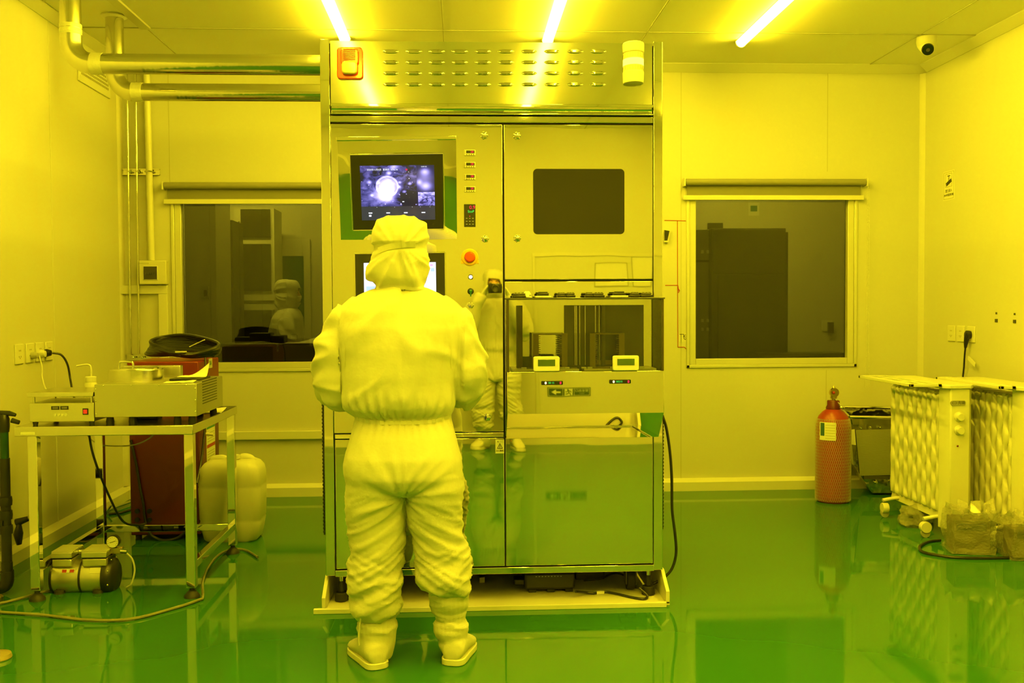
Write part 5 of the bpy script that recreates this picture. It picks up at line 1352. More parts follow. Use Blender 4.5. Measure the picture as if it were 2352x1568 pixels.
TORSO = [(656, 876, 958, .055, .0), (664, 850, 982, .080, .0), (678, 826, 1008, .100, -.004), (695, 806, 1030, .112, -.008), (718, 792, 1046, .126, -.012), (755, 786, 1052, .138, -.018), (800, 789, 1047, .146, -.020),
         (860, 792, 1043, .148, -.018), (905, 796, 1044, .146, -.014), (928, 802, 1044, .142, -.010), (942, 810, 1040, .132, -.006), (951, 817, 1034, .118, .0), (960, 818, 1034, .116, .0), (970, 814, 1038, .122, -.004),
         (1000, 805, 1046, .138, -.014), (1045, 796, 1056, .152, -.024), (1085, 792, 1062, .152, -.024), (1108, 797, 1058, .140, -.014), (1124, 812, 1040, .11, .0)]
LEGL = [(1085, 792, 934, .140, -.016), (1125, 795, 935, .132, -.012), (1165, 798, 932, .122, -.006), (1215, 803, 928, .112, -.002), (1255, 808, 925, .106, .0), (1282, 812, 923, .102, -.004), (1298, 806, 923, .104, -.006), (1330, 801, 921, .104, -.010),
        (1350, 805, 918, .100, -.012), (1366, 812, 914, .094, -.014), (1384, 808, 917, .096, -.016), (1398, 820, 908, .086, -.018), (1410, 830, 900, .070, -.020)]
LEGR = [(1085, 928, 1063, .140, -.016), (1125, 934, 1059, .132, -.012), (1165, 938, 1057, .122, -.006), (1215, 944, 1060, .112, -.002), (1250, 952, 1066, .106, .0), (1278, 960, 1075, .104, -.004), (1300, 960, 1080, .106, -.008), (1322, 963, 1081, .104, -.012),
        (1338, 976, 1077, .092, -.016), (1350, 988, 1072, .074, -.018)]
def fold_field(co):
    """height of the folds of the suit at a point of the standing figure"""
    x, y, z = co
    side = -1 if x < 0 else 1
    h = 0.0
    if z < .70:                                   # trouser legs: slanting creases, bunched towards the boots
        t = min(1, max(0, (.70-z)/.28)); low = min(1, max(0, (.46-z)/.12))
        xx = x*side - .13
        q = V((xx*4.5 + 3*side, y*4.5, (z + .45*xx + .25*y)*17))
        r = 1 - abs(noise.noise(q))*2.1
        q2 = V((xx*6 + 9*side, y*6 + 4, (z - .55*xx)*26))
        r2 = 1 - abs(noise.noise(q2))*2.1
        cr = lambda v: 1 - min(1, abs(v)*4.2)
        q3 = V((xx*1.8 + 5*side, y*2.2, (z + .62*xx - .2*y)*31)); q4 = V((xx*4 - 7*side, y*3.5 + 8, (z - .40*xx)*40))
        h += .011*t*max(r, -.7) + .006*low*max(r2, -.6) + .0065*t*cr(noise.noise(q3)) + .0025*low*cr(noise.noise(q4))
    if .50 < z < .90:                             # pulls from the crotch outwards
        d = V((x, 0, z-.62)); L = d.length
        a = math.atan2(d.z, abs(d.x)+1e-5)
        w = math.exp(-((z-.66)/.13)**2)
        h += .011*w*(1-abs(noise.noise(V((a*2.1 + .3*side, L*2.6, side*5))))*2.2)
    if .74 < z < .95:                             # gathers under the waist elastic
        g = math.exp(-(abs(z-.905)/.045)**2)
        h += .0045*g*math.sin(math.atan2(y, x)*34 + 5*noise.noise(V((x*8, y*8, 0))))
    if z > .88:                                   # drape of the jacket
        w = min(1, (z-.88)/.06)
        q = V((x*7 + z*2.2*side, y*5, z*2.6))
        h += w*.010*(1-abs(noise.noise(q))*2.2) + w*.005*(1 - min(1, abs(noise.noise(V((x*5+z*4.5*side, y*4, z*4.0-x*2*side))))*4))
        q = V((x*3.5 - z*2.5, y*3, z*3.2+7)); h += w*.024*noise.noise(q)
        if z < 1.02: h += .007*math.exp(-((z-.955)/.04)**2)*(1-abs(noise.noise(V((math.atan2(y, x)*5, z*4, 2))))*2.2)
    if z > .9 and abs(x) > .215:                  # sleeves
        q = V((x*6, y*10, (z + .8*y)*13 + x*4)); h += .015*(1-abs(noise.noise(q))*2.2)
    return h
def remeshed(mb, voxel, smooth_n, field=None, dens=1):
    me = mb.mesh()
    o = bpy.data.objects.new('tmp', me); COL.objects.link(o)
    r = o.modifiers.new('r', 'REMESH'); r.mode = 'VOXEL'; r.voxel_size = voxel; r.use_smooth_shade = True
    s = o.modifiers.new('s', 'SMOOTH'); s.iterations = smooth_n; s.factor = .5
    dg = bpy.context.evaluated_depsgraph_get()
    out = bpy.data.meshes.new_from_object(o.evaluated_get(dg))
    bpy.data.objects.remove(o)
    if field:
        nr = [v.normal.copy() for v in out.vertices]
        for v, n in zip(out.vertices, nr): v.co = v.co + n*field(v.co)
        out.update()
    return out
def bvh_of(me):
    return BVHTree.FromPolygons([v.co for v in me.vertices], [p.vertices[:] for p in me.polygons])
def arm_pts(pose):
    if pose == 'down':
        L = [(lp(838, 706, 3.70), .056), (lp(804, 748, 3.71), .064), (lp(779, 792, 3.72), .071), (lp(770, 830, 3.72), .071), (lp(769, 862, 3.72), .071), (lp(773, 888, 3.73), .069), (lp(786, 895, 3.80), .066), (lp(806, 893, 3.90), .060), (lp(828, 886, 4.00), .052), (lp(846, 880, 4.07), .040)]
        R = [(lp(998, 706, 3.70), .056), (lp(1036, 748, 3.71), .064), (lp(1062, 790, 3.72), .070), (lp(1071, 826, 3.72), .072), (lp(1071, 858, 3.72), .073), (lp(1066, 880, 3.73), .070), (lp(1053, 888, 3.80), .066), (lp(1030, 888, 3.90), .060), (lp(1008, 884, 4.00), .052), (lp(992, 880, 4.07), .040)]
    else:
        L, R = [], []
        for s, lst in ((-1, L), (1, R)):
            for p, r in (((.12, .0, 1.31), .060), ((.19, .0, 1.27), .076), ((.235, .03, 1.19), .074), ((.255, .09, 1.10), .070), ((.25, .15, 1.07), .068), ((.225, .19, 1.13), .062), ((.185, .215, 1.24), .056), ((.145, .225, 1.35), .048), ((.125, .225, 1.40), .038)):
                lst.append((V((s*p[0], p[1], p[2])), r))
    return L, R
def coverall_mesh(pose):
    mb = MB()
    mb.loft([px_ring(*q) for q in reversed(TORSO)])
    mb.loft([px_ring(*q, pw=2.1) for q in reversed(LEGL)])
    mb.loft([px_ring(*q, pw=2.1) for q in reversed(LEGR)])
    for arm in arm_pts(pose):
        P = [a[0] for a in arm]; mb.limb(P, [a[1] for a in arm], 20)
    return remeshed(mb, .0075, 4, fold_field)
def boot_mesh(shaft, heel, toe):
    """shaft rings in picture terms, then the foot along heel to toe on the floor"""
    mb = MB()
    mb.loft([px_ring(py, L, R, (lp(R, py)-lp(L, py)).x/2*1.02, yo, pw=2.0) for py, L, R, yo in reversed(shaft)])
    h, t = V(heel), V(toe); ax = (t-h).normalized(); sd = ax.cross(V((0, 0, 1)))
    Lf = (t-h).length
    rings = []
    for u, w, z1 in ((0.0, .022, .055), (.04, .038, .085), (.15, .046, .105), (.30, .047, .112), (.45, .047, .105), (.60, .050, .085), (.75, .052, .068), (.88, .046, .055), (.96, .032, .044), (1.0, .014, .034)):
        c = h + ax*(u*Lf)
        rings.append([c + sd*(w*math.cos(a)) + V((0, 0, .012 + (z1-.012)*(.5+.5*math.sin(a)) )) for a in [2*PI*k/20 for k in range(20)]])
    mb.loft(rings)
    def fld(co):
        if co.z < .10: return 0
        w = min(1, (co.z-.10)/.03)
        a = math.atan2(co.y, co.x - (h.x+.0))
        return w*(.0055*(1-abs(noise.noise(V((co.x*9+h.x*30, co.y*7, (co.z+.3*co.x)*24))))*2.2) + .0007*math.sin(co.x*420) + .004*(1-min(1, abs(noise.noise(V((co.x*6, co.y*6, co.z*40))))*4)))
    up = remeshed(mb, .0065, 4, fld)
    so = MB(); prof = ((-.012, .0), (-.008, .016), (.01, .029), (.05, .039), (.12, .044), (.25, .046), (.40, .046), (.55, .048), (.68, .050), (.80, .050), (.88, .046), (.94, .037), (.985, .024), (1.005, .012), (1.010, .0))
    lo = []
    left = [h + ax*(u*Lf) + sd*w for u, w in prof]; rgt = [h + ax*(u*Lf) - sd*w for u, w in list(reversed(prof))[1:-1]]
    base = [V((p.x, p.y, 0)) for p in left+rgt]
    so.loft([[p + V((0, 0, .0005)) for p in base], [p + V((0, 0, .024)) for p in base]])
    return up, so
BOOT_L = [(1400, 834, 898, -.02), (1406, 830, 904, -.02), (1416, 827, 908, -.022), (1432, 824, 912, -.022), (1455, 823, 911, -.024), (1475, 824, 909, -.028), (1490, 830, 905, -.032), (1502, 836, 902, -.034)]
BOOT_R = [(1344, 998, 1066, -.018), (1350, 992, 1071, -.018), (1358, 987, 1074, -.018), (1382, 989, 1073, -.018), (1402, 999, 1069, -.018), (1417, 1006, 1065, -.020), (1424, 1000, 1071, -.020), (1440, 995, 1076, -.022), (1455, 1000, 1074, -.022), (1464, 1009, 1068, -.024), (1472, 1006, 1071, -.026), (1482, 1011, 1069, -.030), (1494, 1018, 1062, -.034)]
HOOD = [(500, 895, 935, .045, .005), (503, 878, 959, .070, .004), (510, 868, 972, .088, .002), (524, 860, 979, .104, .0), (545, 858, 981, .113, .0), (565, 860, 979, .116, .002), (584, 859, 980, .114, .004), (600, 857, 981, .112, .006), (614, 850, 980, .112, .006), (628, 845, 981, .110, .004), (640, 850, 980, .104, .0), (650, 862, 976, .094, .0), (658, 868, 970, .082, .0), (668, 858, 978, .080, .0)]
HY = -.005
def hood_mesh():
    mb = MB(); mb.loft([px_ring(py, L, R, d, yo+HY, n=48, pw=2.25) for py, L, R, d, yo in reversed(HOOD)])
    c = lp(919, 575)
    zc = c.z
    def fld(co):
        h = .0035*(1-abs(noise.noise(V((co.x*13, co.y*9, co.z*7))))*2.2)
        d = lp(919, 572).z - co.z
        if co.y < 0:
            h += -.003*math.exp(-(d/.010)**2)                        # pulled in along the strap
            if d > .01:                                              # folds fan out under the strap
                a = math.atan2(co.x - c.x - .0, d+.02)
                h += .012*min(1, d/.05)*(1-abs(noise.noise(V((a*3.4, 1.3, d*3))))*2.4)
            if d < -.015: h += .008*(1-abs(noise.noise(V((math.atan2(co.x-c.x, -d+.02)*2.6, 4.2, d*5))))*2.4)
        return h
    me = remeshed(mb, .006, 5, fld)
    bm = bmesh.new(); bm.from_mesh(me)
    kill = [f for f in bm.faces if f.calc_center_median().y > .055 and zc-.085 < f.calc_center_median().z < zc+.045 and abs(f.calc_center_median().x - c.x) < .066*(1-((f.calc_center_median().z-zc+.02)/.13)**2)]
    bmesh.ops.delete(bm, geom=kill, context='FACES')
    bmesh.ops.delete(bm, geom=[f for f in bm.faces if f.calc_center_median().z < lp(919, 662).z and abs(f.normal.z) > .6], context='FACES')
    bm.to_mesh(me); bm.free()
    return me, c
def body_mesh(pose, c):
    """the figure inside the suit: one continuous skin with a head, face and limbs"""
    mb = MB()
    sh = lambda q, k=.80: (q[0], q[1]+(q[2]-q[1])*(1-k)/2, q[2]-(q[2]-q[1])*(1-k)/2, q[3]*k, q[4])
    mb.loft([px_ring(*sh(q)) for q in reversed(TORSO[1:])])
    for lg in (LEGL, LEGR):
        r = [px_ring(*sh(q, .72)) for q in reversed(lg)]
        cx = sum(p[0] for p in r[0])/len(r[0])
        mb.loft([oval(cx, -.02, .06, .035, .045), oval(cx, -.02, .10, .036, .045)] + r)
    for arm in arm_pts(pose): mb.limb([a[0] for a in arm], [a[1]*.55 for a in arm], 14)
    mb.limb([V((c.x, -.005, 1.30)), V((c.x, .0, 1.44))], [.055, .052], 18)
    z = c.z
    head = [(-.125, .030, .036, .045), (-.115, .045, .058, .030), (-.09, .058, .078, .018), (-.06, .066, .088, .012), (-.02, .072, .093, .006), (.02, .074, .096, .0), (.05, .070, .090, -.004), (.075, .055, .070, -.006), (.088, .030, .040, -.006)]
    mb.loft([oval(c.x, yo, z+dz, hw, hd, 28, 2.05) for dz, hw, hd, yo in head])
    mb.limb([V((c.x, .092, z+.008)), V((c.x, .106, z-.02)), V((c.x, .112, z-.034)), V((c.x, .095, z-.042))], [.008, .010, .014, .010], 10)   # nose
    mb.limb([V((c.x-.02, .092, z-.066)), V((c.x, .099, z-.066)), V((c.x+.02, .092, z-.066))], .007, 8)                                        # lips
    for s in (-1, 1):
        mb.limb([V((c.x+s*.012, .092, z+.020)), V((c.x+s*.034, .088, z+.024)), V((c.x+s*.05, .072, z+.018))], .007, 8)                      # brow
        mb.ball((c.x+s*.076, .0, z-.012), (.010, .022, .032), 10, 8)                                                                       # ear
    return remeshed(mb, .0075, 3)
def hand_mesh(w, d, up, s):
    """palm with four curled fingers and a thumb; w wrist point, d pointing direction, up back of the hand"""
    d = V(d).normalized(); up = V(up); up = (up - d*up.dot(d)).normalized(); sd = d.cross(up)*s
    mb = MB()
    rings = []
    for u, hw, ht in ((-.02, .026, .022), (0, .028, .020), (.03, .036, .017), (.07, .041, .015), (.088, .039, .013)):
        rings.append([w + d*u + sd*(hw*math.cos(a)) + up*(ht*math.sin(a)) for a in [2*PI*k/16 for k in range(16)]])
    mb.loft(rings)
    for i, (off, L) in enumerate(((.030, .072), (.010, .082), (-.010, .076), (-.029, .060))):
        b = w + d*.078 + sd*off
        pts = [b, b + d*L*.42 - up*.004, b + d*L*.75 - up*.018, b + d*L*.92 - up*.036]
        mb.limb(pts, [.0098, .0092, .0086, .0070], 10)
        mb.ball(pts[-1], .0070, 10, 6)
    b = w + d*.020 + sd*.030
    mb.limb([b, b + sd*.026 + d*.022 - up*.006, b + sd*.034 + d*.048 - up*.014, b + sd*.030 + d*.064 - up*.020], [.014, .0115, .010, .0075], 10)
    return remeshed(mb, .003, 3)
def strip(bvh, pts, hw, off=.0025, dirv=V((0, 1, 0)), n=14):
    """a flat tape laid on a garment seen from behind; pts in the figure's own x, z"""
    P = spline([V((p[0], 0, p[1])) for p in pts], max(2, n//max(1, len(pts)-1)))
    T_, B_ = [], []
    for i, p in enumerate(P):
        t = (P[min(i+1, len(P)-1)] - P[max(i-1, 0)]).normalized(); nn = V((-t.z, 0, t.x))
        for lst, q in ((T_, p + nn*hw), (B_, p - nn*hw)):
            hit = bvh.ray_cast(V((q.x, -1, q.z)), dirv)
            y = hit[0].y if hit[0] is not None else (lst[-1].y + off if lst else -.1)
            lst.append(V((q.x, y-off, q.z)))
    mb = MB(); th = V((0, off+.004, 0))
    mb.loft([[a, b, b+th, a+th] for a, b in zip(T_, B_)])
    return mb
hood_me, HC = hood_mesh()
def person(label, loc, rz, pose, cat='person'):
    cov = coverall_mesh(pose)
    L, R = arm_pts(pose)
    body = body_mesh(pose, HC)
    body.materials.append(MT['skin'])
    p = bpy.data.objects.new('person', body); COL.objects.link(p)
    p.location = loc; p.rotation_euler = (0, 0, rz)
    ROOT[p.name] = M.Translation(V(loc)) @ M.Rotation(rz, 4, 'Z')
    for q in body.polygons: q.use_smooth = True
    tag(p, label, cat)
    bv = bvh_of(cov); bh = bvh_of(hood_me)
    co = put(cov, 'coverall', FAB, p, local=True, smooth=None)
    for q in cov.polygons: q.use_smooth = True
    def sx(px, py): v = lp(px, py); return (v.x, v.z)
    for pts in ([sx(846, 670), sx(824, 705), sx(808, 750), sx(800, 800), sx(799, 840)], [sx(994, 670), sx(1014, 705), sx(1030, 750), sx(1037, 800), sx(1038, 840)]):
        strip(bv, pts, .0022, .0012).build('shoulder_seam', FAB, co, local=True)
    strip(bv, [sx(929, 962), sx(932, 1010), sx(934, 1060), sx(934, 1112)], .0028, .0012).build('centre_seam', FAB, co, local=True)
    strip(bv, [sx(822, 958), sx(870, 962), sx(926, 962), sx(985, 961), sx(1031, 954)], .0065, .0018, n=24).build('waist_elastic', FAB, co, local=True)
    hd = put(hood_me.copy() if pose != 'down' else hood_me, 'hood', FAB, p, local=True, smooth=None)
    for q in hd.data.polygons: q.use_smooth = True
    sm = hd.modifiers.new('thickness', 'SOLIDIFY'); sm.thickness = .003; sm.offset = -1
    strip(bh, [sx(873, 578), sx(900, 571), sx(930, 567), sx(957, 565)], .0105, .003, n=24).build('hood_strap', FAB, hd, local=True)
    MB().lathe([(.060, 1.335), (.064, 1.35), (.062, 1.375), (.056, 1.39)], (HC.x, -.002, 0), 32, squash=(1.12, 1.0)).build('collar', FAB, co, local=True)
    # mask, goggles gap and eyes
    mk = MB(); rows = []
    for dz, hw, yo in ((-.112, .040, .052), (-.09, .054, .078), (-.06, .062, .095), (-.04, .064, .103), (-.022, .062, .100)):
        rows.append([(HC.x + hw*math.sin(a), yo + .022*math.cos(a) - .022 - .055*(1-math.cos(a)) + .018, HC.z+dz) for a in [-1.25 + 2.5*i/14 for i in range(15)]])
    for r0, r1 in zip(rows, rows[1:]):
        for i in range(14): mk.face([r0[i], r0[i+1], r1[i+1], r1[i]])
    bmesh.ops.remove_doubles(mk.bm, verts=mk.bm.verts[:], dist=.0005)
    mo = mk.build('face_mask', MT['paper'], p, local=True, smooth=60)
    s_ = mo.modifiers.new('thickness', 'SOLIDIFY'); s_.thickness = .004
    for s in (-1, 1):
        e = MB().ball((HC.x+s*.031, .079, HC.z+.004), (.0135, .012, .010), 14, 10).build('eye', MT['white'], p, local=True)
        MB().ball((HC.x+s*.031, .089, HC.z+.004), (.006, .004, .006), 10, 8).build('iris', MT['hair'], e, local=True)
        MB().limb([V((HC.x+s*.014, .094, HC.z+.022)), V((HC.x+s*.034, .092, HC.z+.027)), V((HC.x+s*.050, .080, HC.z+.022))], .0035, 6).build('eyebrow', MT['hair'], p, local=True)
    # gloves
    for s, arm in ((-1, L), (1, R)):
        w = arm[-1][0]; d = (arm[-1][0]-arm[-2][0])
        if pose == 'down': d = V((-s*.15, .9, -.1)); up = V((0, .1, 1))
        else: d = V((-s*.55, .25, .8)); up = V((s*.5, -.2, .5))
        put(hand_mesh(w, d, up, -s), 'glove', MT['glove'], p, local=True, smooth=60)
    # boots
    for sh, hl, tp in ((BOOT_L, atz(872, 1538, 0)-PO, atz(818, 1491, 0)-PO), (BOOT_R, atz(1037, 1530, 0)-PO, atz(1073, 1481, 0)-PO)):
        up, so = boot_mesh(sh, hl, tp)
        b = put(up, 'boot', FAB, p, local=True, smooth=None)
        for q in up.polygons: q.use_smooth = True
        so.build('sole', MT['white'], b, local=True, bevel=.003)
    return p
worker = person('person in a white hooded cleanroom suit seen from behind, standing at the machine monitors', tuple(PO), 0, 'down')
# strap hanging on the worker's left boot
lb = [o for o in worker.children if o.name.startswith('boot')][0]
st = [lp(x, y, 3.60) for x, y in ((829, 1412), (826, 1440), (824, 1470), (825, 1480))]
MB().limb([p + V((0, 0, 0)) for p in st], .0085, 6, flat=.35).build('boot_strap', FAB, lb, local=True)
photographer = person('person in a white cleanroom suit raising a camera, mirrored faintly in the machine door', (.30, -.40, 0), 0, 'up')
cm = T('camera', 'black camera held up by the mirrored photographer', 'camera', (.30+HC.x, -.12, 1.42), 0)
MB().box(-.065, .065, -.03, .03, 0, .085).build('camera_body', MT['black'], cm, local=True, bevel=.008)
MB().lathe([(.034, 0), (.036, .05), (.036, .08), (.030, .085), (.028, .07), (.001, .068)], (0, 0, 0), 24).xform(M.Translation((0, .028, .04)) @ M.Rotation(-PI/2, 4, 'X')).build('camera_lens', MT['darkgrey'], cm, local=True)
def copy_tree(o, parent=None):
    c = o.copy(); COL.objects.link(c)
    if parent is not None: c.parent = parent
    for ch in list(o.children): copy_tree(ch, c)
    return c
# ------------------------------------------------------------------ the wall behind the camera, seen in the polished doors
def vy(px, py, plane):
    """point of the rear wall that a mirror at depth `plane` shows at this pixel"""
    p = aty(px, py, 2*plane - YF); return V((p.x, YF, p.z))
a, b = vy(1257, 912, LY), vy(1355, 890, LY)
sx0_, sx1_ = a.x, b.x; sz0_, sz1_ = a.z, b.z
es = T('exit_sign', 'green evacuation sign with arrow and running figure, mirrored in the loading station front', 'sign', ((sx0_+sx1_)/2, YF, sz0_))
gs = mat('dark_green_sign', (.035, .075, .03), .4); gl = mat('pale_sign_print', (.72, .74, .62), .5)
y = YF+.006
MB().box(sx0_, sx1_, YF, y, sz0_, sz1_).build('sign_plate', gs, es, bevel=.001)
w, h = sx1_-sx0_, sz1_-sz0_
bd = MB()
t = .003
for q in ((sx0_+.008, sx1_-.008, sz0_+.007, sz0_+.007+t), (sx0_+.008, sx1_-.008, sz1_-.007-t, sz1_-.007), (sx0_+.008, sx0_+.008+t, sz0_+.007, sz1_-.007), (sx1_-.008-t, sx1_-.008, sz0_+.007, sz1_-.007), (sx0_+w*.34, sx0_+w*.34+t, sz0_+.007, sz1_-.007), (sx0_+w*.64, sx0_+w*.64+t, sz0_+.007, sz1_-.007)):
    bd.box(q[0], q[1], y, y+.0008, q[2], q[3])
bd.build('sign_border', gl, es)
ar = [(.08, .5), (.18, .78), (.18, .58), (.29, .58), (.29, .42), (.18, .42), (.18, .22)]
MB().prism([(sx0_+w*p[0], sz0_+h*p[1]) for p in ar], 'Y', y, y+.001).build('arrow', gl, es)
mp = MB().box(sx0_+w*.39, sx0_+w*.60, y, y+.0006, sz0_+h*.14, sz0_+h*.86).build('doorway', gl, es)
def mpnt(u, v): return V((sx0_+w*(.39+.21*u), y+.001, sz0_+h*(.14+.72*v)))
mn = MB().ball(mpnt(.42, .86), (.008, .001, .008), 10, 8)
for pts in ([(.45, .75), (.55, .42)], [(.55, .42), (.38, .25), (.12, .22)], [(.55, .42), (.75, .25), (.72, .05), (.85, .05)], [(.45, .72), (.25, .55), (.08, .60)], [(.45, .72), (.70, .66), (.85, .48)]):
    mn.limb([mpnt(*q) for q in pts], .0042, 6)
mn.build('running_figure', gs, es)
text('安全出口', h*.34, gl, es, 'lettering', (sx0_+w*.81, y+.0004, sz0_+h*.62), REAR)
text('E X I T', h*.17, gl, es, 'lettering', (sx0_+w*.81, y+.0004, sz0_+h*.30), REAR)
# framed sheets and a door on that wall
def sheet_on_rear(name, p0, p1, lab, cat, m, group=None, rim=None):
    a, b = vy(*p0, MY), vy(*p1, MY)
    o = T(name, lab, cat, ((a.x+b.x)/2, YF, min(a.z, b.z)), 0, group)
    x0_, x1_, z0_, z1_ = min(a.x, b.x), max(a.x, b.x), min(a.z, b.z), max(a.z, b.z)
    MB().box(x0_, x1_, YF, YF+.008, z0_, z1_).build('board', m, o)
    f = MB(); t = .008
    for q in ((x0_-t, x1_+t, z0_-t, z0_), (x0_-t, x1_+t, z1_, z1_+t), (x0_-t, x0_, z0_, z1_), (x1_, x1_+t, z0_, z1_)): f.box(q[0], q[1], YF, YF+.012, q[2], q[3])
    f.build('board_frame', rim or MT['grey'], o)
    return o
sheet_on_rear('notice_board', (1365, 655), (1440, 606), 'framed white notice board mirrored low in the upper right door', 'notice board', MT['white'])
sheet_on_rear('notice_board', (1455, 655), (1498, 590), 'tall framed white board mirrored at the right edge of the upper right door', 'notice board', MT['white'])
a, b = vy(1232, 900, MY), vy(1540, 588, MY)
dr = MB()
x0_, x1_ = a.x, b.x; zt_ = b.z
for q in ((x0_-.03, x0_, .085, zt_), (x1_, x1_+.03, .085, zt_), (x0_-.03, x1_+.03, zt_, zt_+.03)): dr.box(q[0], q[1], YF, YF+.012, q[2], q[3])
d = struct('door_1', dr, MT['alu'])
pl = MB().box(x0_+.004, x1_-.004, YF, YF+.004, .085, zt_-.004).build('door_leaf', MT['wall'], d)
# ------------------------------------------------------------------ the dim room beyond the two windows
CY0, CY1 = YB+t*0 + .10, 9.6
CX0, CX1 = -3.2, 4.4
wall2 = mat('corridor_wall', (.55, .54, .50), .5)
struct('floor_corridor', MB().box(CX0, CX1, CY0, CY1, -.08, 0), MT['darkgrey'])
struct('ceiling_corridor', MB().box(CX0, CX1, CY0, CY1, ZC, ZC+.08), wall2)
struct('wall_corridor_back', MB().box(CX0, CX1, CY1, CY1+.1, 0, ZC), wall2)
struct('wall_corridor_left', MB().box(CX0-.1, CX0, CY0, CY1, 0, ZC), wall2)
struct('wall_corridor_right', MB().box(CX1, CX1+.1, CY0, CY1, 0, ZC), wall2)
cl = emission('corridor_fill_lamp', (1.0, .86, .05), 190.0)  # unseen lamps added to brighten the view through the windows
for x in (-1.9, 2.4):
    o = T('ceiling_light', 'unseen tube light added above the windows to brighten the room beyond', 'ceiling light', (x, 8.3, ZC-.05), 0, 'added lights in the room beyond')
    MB().box(x-.5, x+.5, 8.27, 8.33, ZC-.05, ZC-.015).build('diffuser', cl, o); MB().box(x-.52, x+.52, 8.26, 8.34, ZC-.015, ZC).build('mounting_rail', MT['white'], o)
c_ = lambda px, py, Y: aty(px, py, Y)
def cab(name, px0, px1, py0, Y, depth, m, lab, cat, z0=0):
    a, b = c_(px0, py0, Y), c_(px1, py0, Y)
    o = T(name, lab, cat, ((a.x+b.x)/2, Y+depth/2, z0))
    MB().box(a.x, b.x, Y, Y+depth, z0, a.z).build('cabinet_shell', m, o, bevel=.004)
    return o, a, b
dark = mat('dark_cabinet', (.075, .070, .050), .45); pale = mat('pale_cabinet', (.30, .29, .26), .5); glassd = mat('dark_cabinet_glass', (.03, .03, .025), .1)
# behind the right window
o, a, b = cab('dark_cabinet', 1634, 1805, 524, 7.75, .55, dark, 'big dark cabinet standing behind the right window', 'cabinet')
MB().box(a.x+.01, b.x-.012, 7.738, 7.75, 1.55, a.z-.01).build('upper_door', dark, o, bevel=.003); MB().box(a.x+.05, b.x-.012, 7.738, 7.75, .1, 1.54).build('lower_door', dark, o, bevel=.003)
MB().box(b.x, b.x+.025, 7.77, 8.3, .0, a.z-.03).build('side_edge', MT['black'], o)
o, a, b = cab('side_cabinet', 1590, 1628, 527, 7.78, .5, pale, 'narrow pale cabinet with small handles beside the dark cabinet behind the right window', 'cabinet')
for py in (578, 736, 756):
    for px in (1613, 1625): p = c_(px, py, 7.77); MB().box(p.x-.008, p.x+.008, 7.755, 7.78, p.z-.012, p.z+.012).build('handle', MT['white'], o)
MB().box(a.x, b.x, 7.772, 7.78, c_(1610, 602, 7.78).z, c_(1610, 597, 7.78).z).build('shelf_line', MT['black'], o)
a, b = c_(1719, 495, CY1-.004), c_(1744, 465, CY1-.004)
o = T('wall_notice', 'small blue green notice on the wall seen high through the right window', 'sign', ((a.x+b.x)/2, CY1, a.z))
MB().box(a.x, b.x, CY1-.004, CY1, a.z, b.z).build('notice_sheet', MT['paper'], o); MB().box(a.x+.02, b.x-.02, CY1-.006, CY1-.004, a.z+.04, b.z-.03).build('notice_print', mat('teal_print', (.02, .16, .15), .5), o)
a, b = c_(1888, 760, CY1-.01), c_(1912, 735, CY1-.01)
o = T('corridor_socket', 'socket with a dark plug on the wall seen low through the right window', 'socket', ((a.x+b.x)/2, CY1, a.z))
MB().box(a.x, b.x, CY1-.012, CY1, a.z, b.z).build('face_plate', MT['white'], o); MB().box(b.x-.05, b.x, CY1-.05, CY1-.01, a.z-.02, b.z-.02).build('plug_body', MT['black'], o)
a, b = c_(1625, 560, CY1-.01), c_(1660, 512, CY1-.01)
o = T('wall_vent', 'dark opening high on the wall behind the dark cabinet', 'vent', ((a.x+b.x)/2, CY1, a.z)); MB().box(a.x, b.x, CY1-.02, CY1, a.z-.3, b.z).build('vent_frame', glassd, o)
a = c_(1830, 818, 7.5)
o, a, b = cab('low_bench', 1740, 1945, 812, 7.45, .25, dark, 'low dark bench top along the bottom of the right window', 'bench')
# behind the left window
o, a, b = cab('locker', 422, 494, 440, 7.9, .5, mat('pale_locker', (.42, .41, .37), .5), 'pale locker with a small handle behind the left window', 'locker')
p = c_(470, 672, 7.9); MB().box(p.x-.03, p.x+.03, 7.885, 7.90, p.z-.05, p.z+.05).build('handle_plate', MT['grey'], o); MB().box(p.x-.0, p.x+.022, 7.868, 7.887, p.z-.03, p.z+.02).build('handle', MT['black'], o)
o, a, b = cab('dark_gap_box', 496, 534, 505, 8.45, .4, dark, 'tall dark box added for the dark gap between the locker and the white framed cupboard', 'cabinet')  # dark box added to stand for the dark gap beside the locker
Y = 8.95
a, b = c_(536, 480, Y), c_(628, 480, Y)
o = T('glass_cupboard', 'white framed cupboard with dark glass panes behind the left window', 'cupboard', ((a.x+b.x)/2, Y+.25, 0))
z = lambda py: c_(580, py, Y).z
wf = mat('white_cupboard_frame', (.62, .61, .56), .45)
MB().box(a.x, b.x, Y+.02, Y+.4, .0, z(478)).build('cupboard_shell', wf, o)
for za, zb in ((545, 480), (668, 560), (800, 712)): MB().box(a.x+.06, b.x-.03, Y+.006, Y+.02, z(za), z(zb)).build('pane', glassd, o)
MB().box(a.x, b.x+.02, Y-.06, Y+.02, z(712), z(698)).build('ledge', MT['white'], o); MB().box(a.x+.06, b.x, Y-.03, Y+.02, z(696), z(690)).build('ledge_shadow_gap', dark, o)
p = c_(549, 524, Y); MB().box(p.x-.006, p.x+.006, Y-.002, Y+.02, p.z-.06, p.z+.06).build('door_strip', MT['chrome'], o)
a, b = c_(652, 800, CY1-.01), c_(698, 588, CY1-.01)
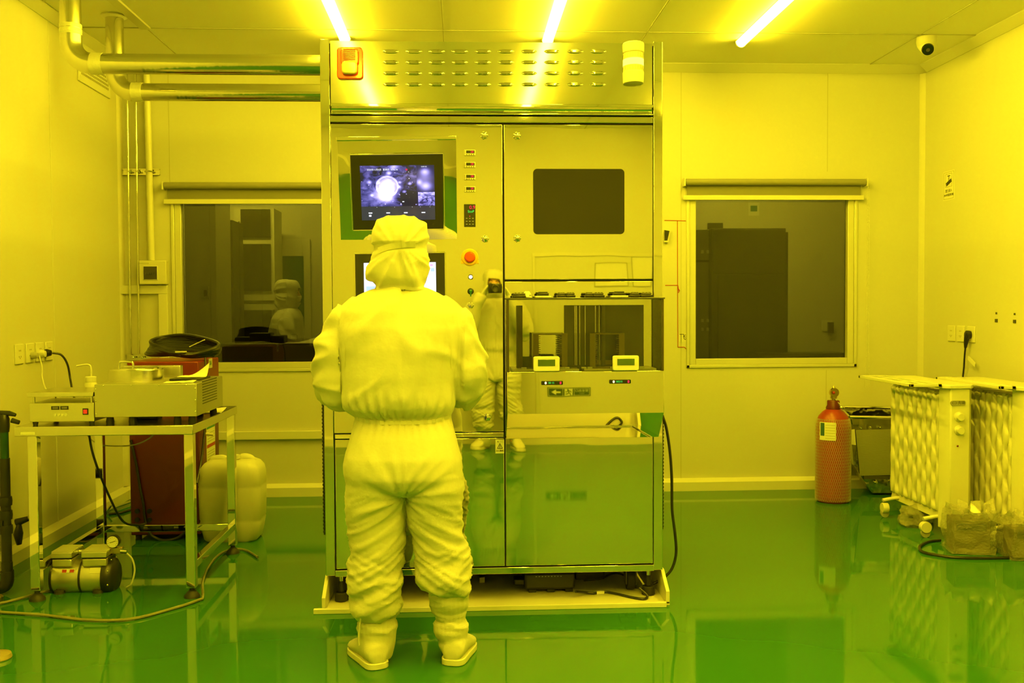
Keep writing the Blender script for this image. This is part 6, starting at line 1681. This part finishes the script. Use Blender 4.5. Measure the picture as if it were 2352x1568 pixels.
o = T('teal_board', 'teal panel on the far wall behind the person in the left window', 'board', ((a.x+b.x)/2, CY1, a.z))
MB().box(a.x, b.x, CY1-.02, CY1, a.z, b.z).build('board_panel', mat('teal_panel', (.03, .13, .12), .5), o)
f = MB().box(a.x-.08, a.x, CY1-.03, CY1, a.z, b.z+.16).box(b.x, b.x+.06, CY1-.03, CY1, a.z, b.z+.16).box(a.x, b.x, CY1-.03, CY1, b.z, b.z+.16).build('board_frame', wf, o)
o, a, b = cab('lab_bench', 505, 760, 790, 7.75, .6, dark, 'dark bench with clutter along the bottom of the left window', 'bench')
for k, (px, w_, h_) in enumerate(((560, .12, .05), (600, .16, .08), (640, .10, .06))):
    p = c_(px, 790, 7.9); o2 = MB().box(p.x-w_/2, p.x+w_/2, 7.85, 8.02, a.z+.001, a.z+h_).build('instrument', MT['black'], None, bevel=.006)
    tag(o2, ('left', 'middle', 'right')[k] + ' one of three small dark instruments on the bench behind the left window', 'instrument', 'instruments on the dark bench')
p = c_(690, 806, 7.72); fold_sheet('paper', (p.x, 7.83, a.z+.0015), .26, .12, 'white paper on the dark bench beside the person in the left window', 'paper', .05, 4, .1)
pw = c_(664, 640, 8.66)
wp = copy_tree(worker); wp.location = (pw.x-.01, 8.66, 0); wp.rotation_euler = (0, 0, -PI/2); wp.scale = (.945,)*3
wp['label'] = 'person in a white suit and mask in profile, seen through the left window'
# ------------------------------------------------------------------ render look
wd = bpy.data.worlds.new('world'); scene.world = wd; wd.use_nodes = True
wd.node_tree.nodes['Background'].inputs[0].default_value = (0, 0, 0, 1)
wd.node_tree.nodes['Background'].inputs[1].default_value = 0
scene.view_settings.view_transform = 'Standard'
scene.view_settings.look = 'None'
scene.view_settings.gamma = 1.0
scene.view_settings.use_curve_mapping = False
scene.view_settings.exposure = 0.0
cy = scene.cycles
cy.max_bounces = 10; cy.diffuse_bounces = 5; cy.glossy_bounces = 6; cy.transparent_max_bounces = 16; cy.transmission_bounces = 6
cy.caustics_reflective = False; cy.caustics_refractive = False
cy.sample_clamp_indirect = 6.0
cy.use_denoising = True
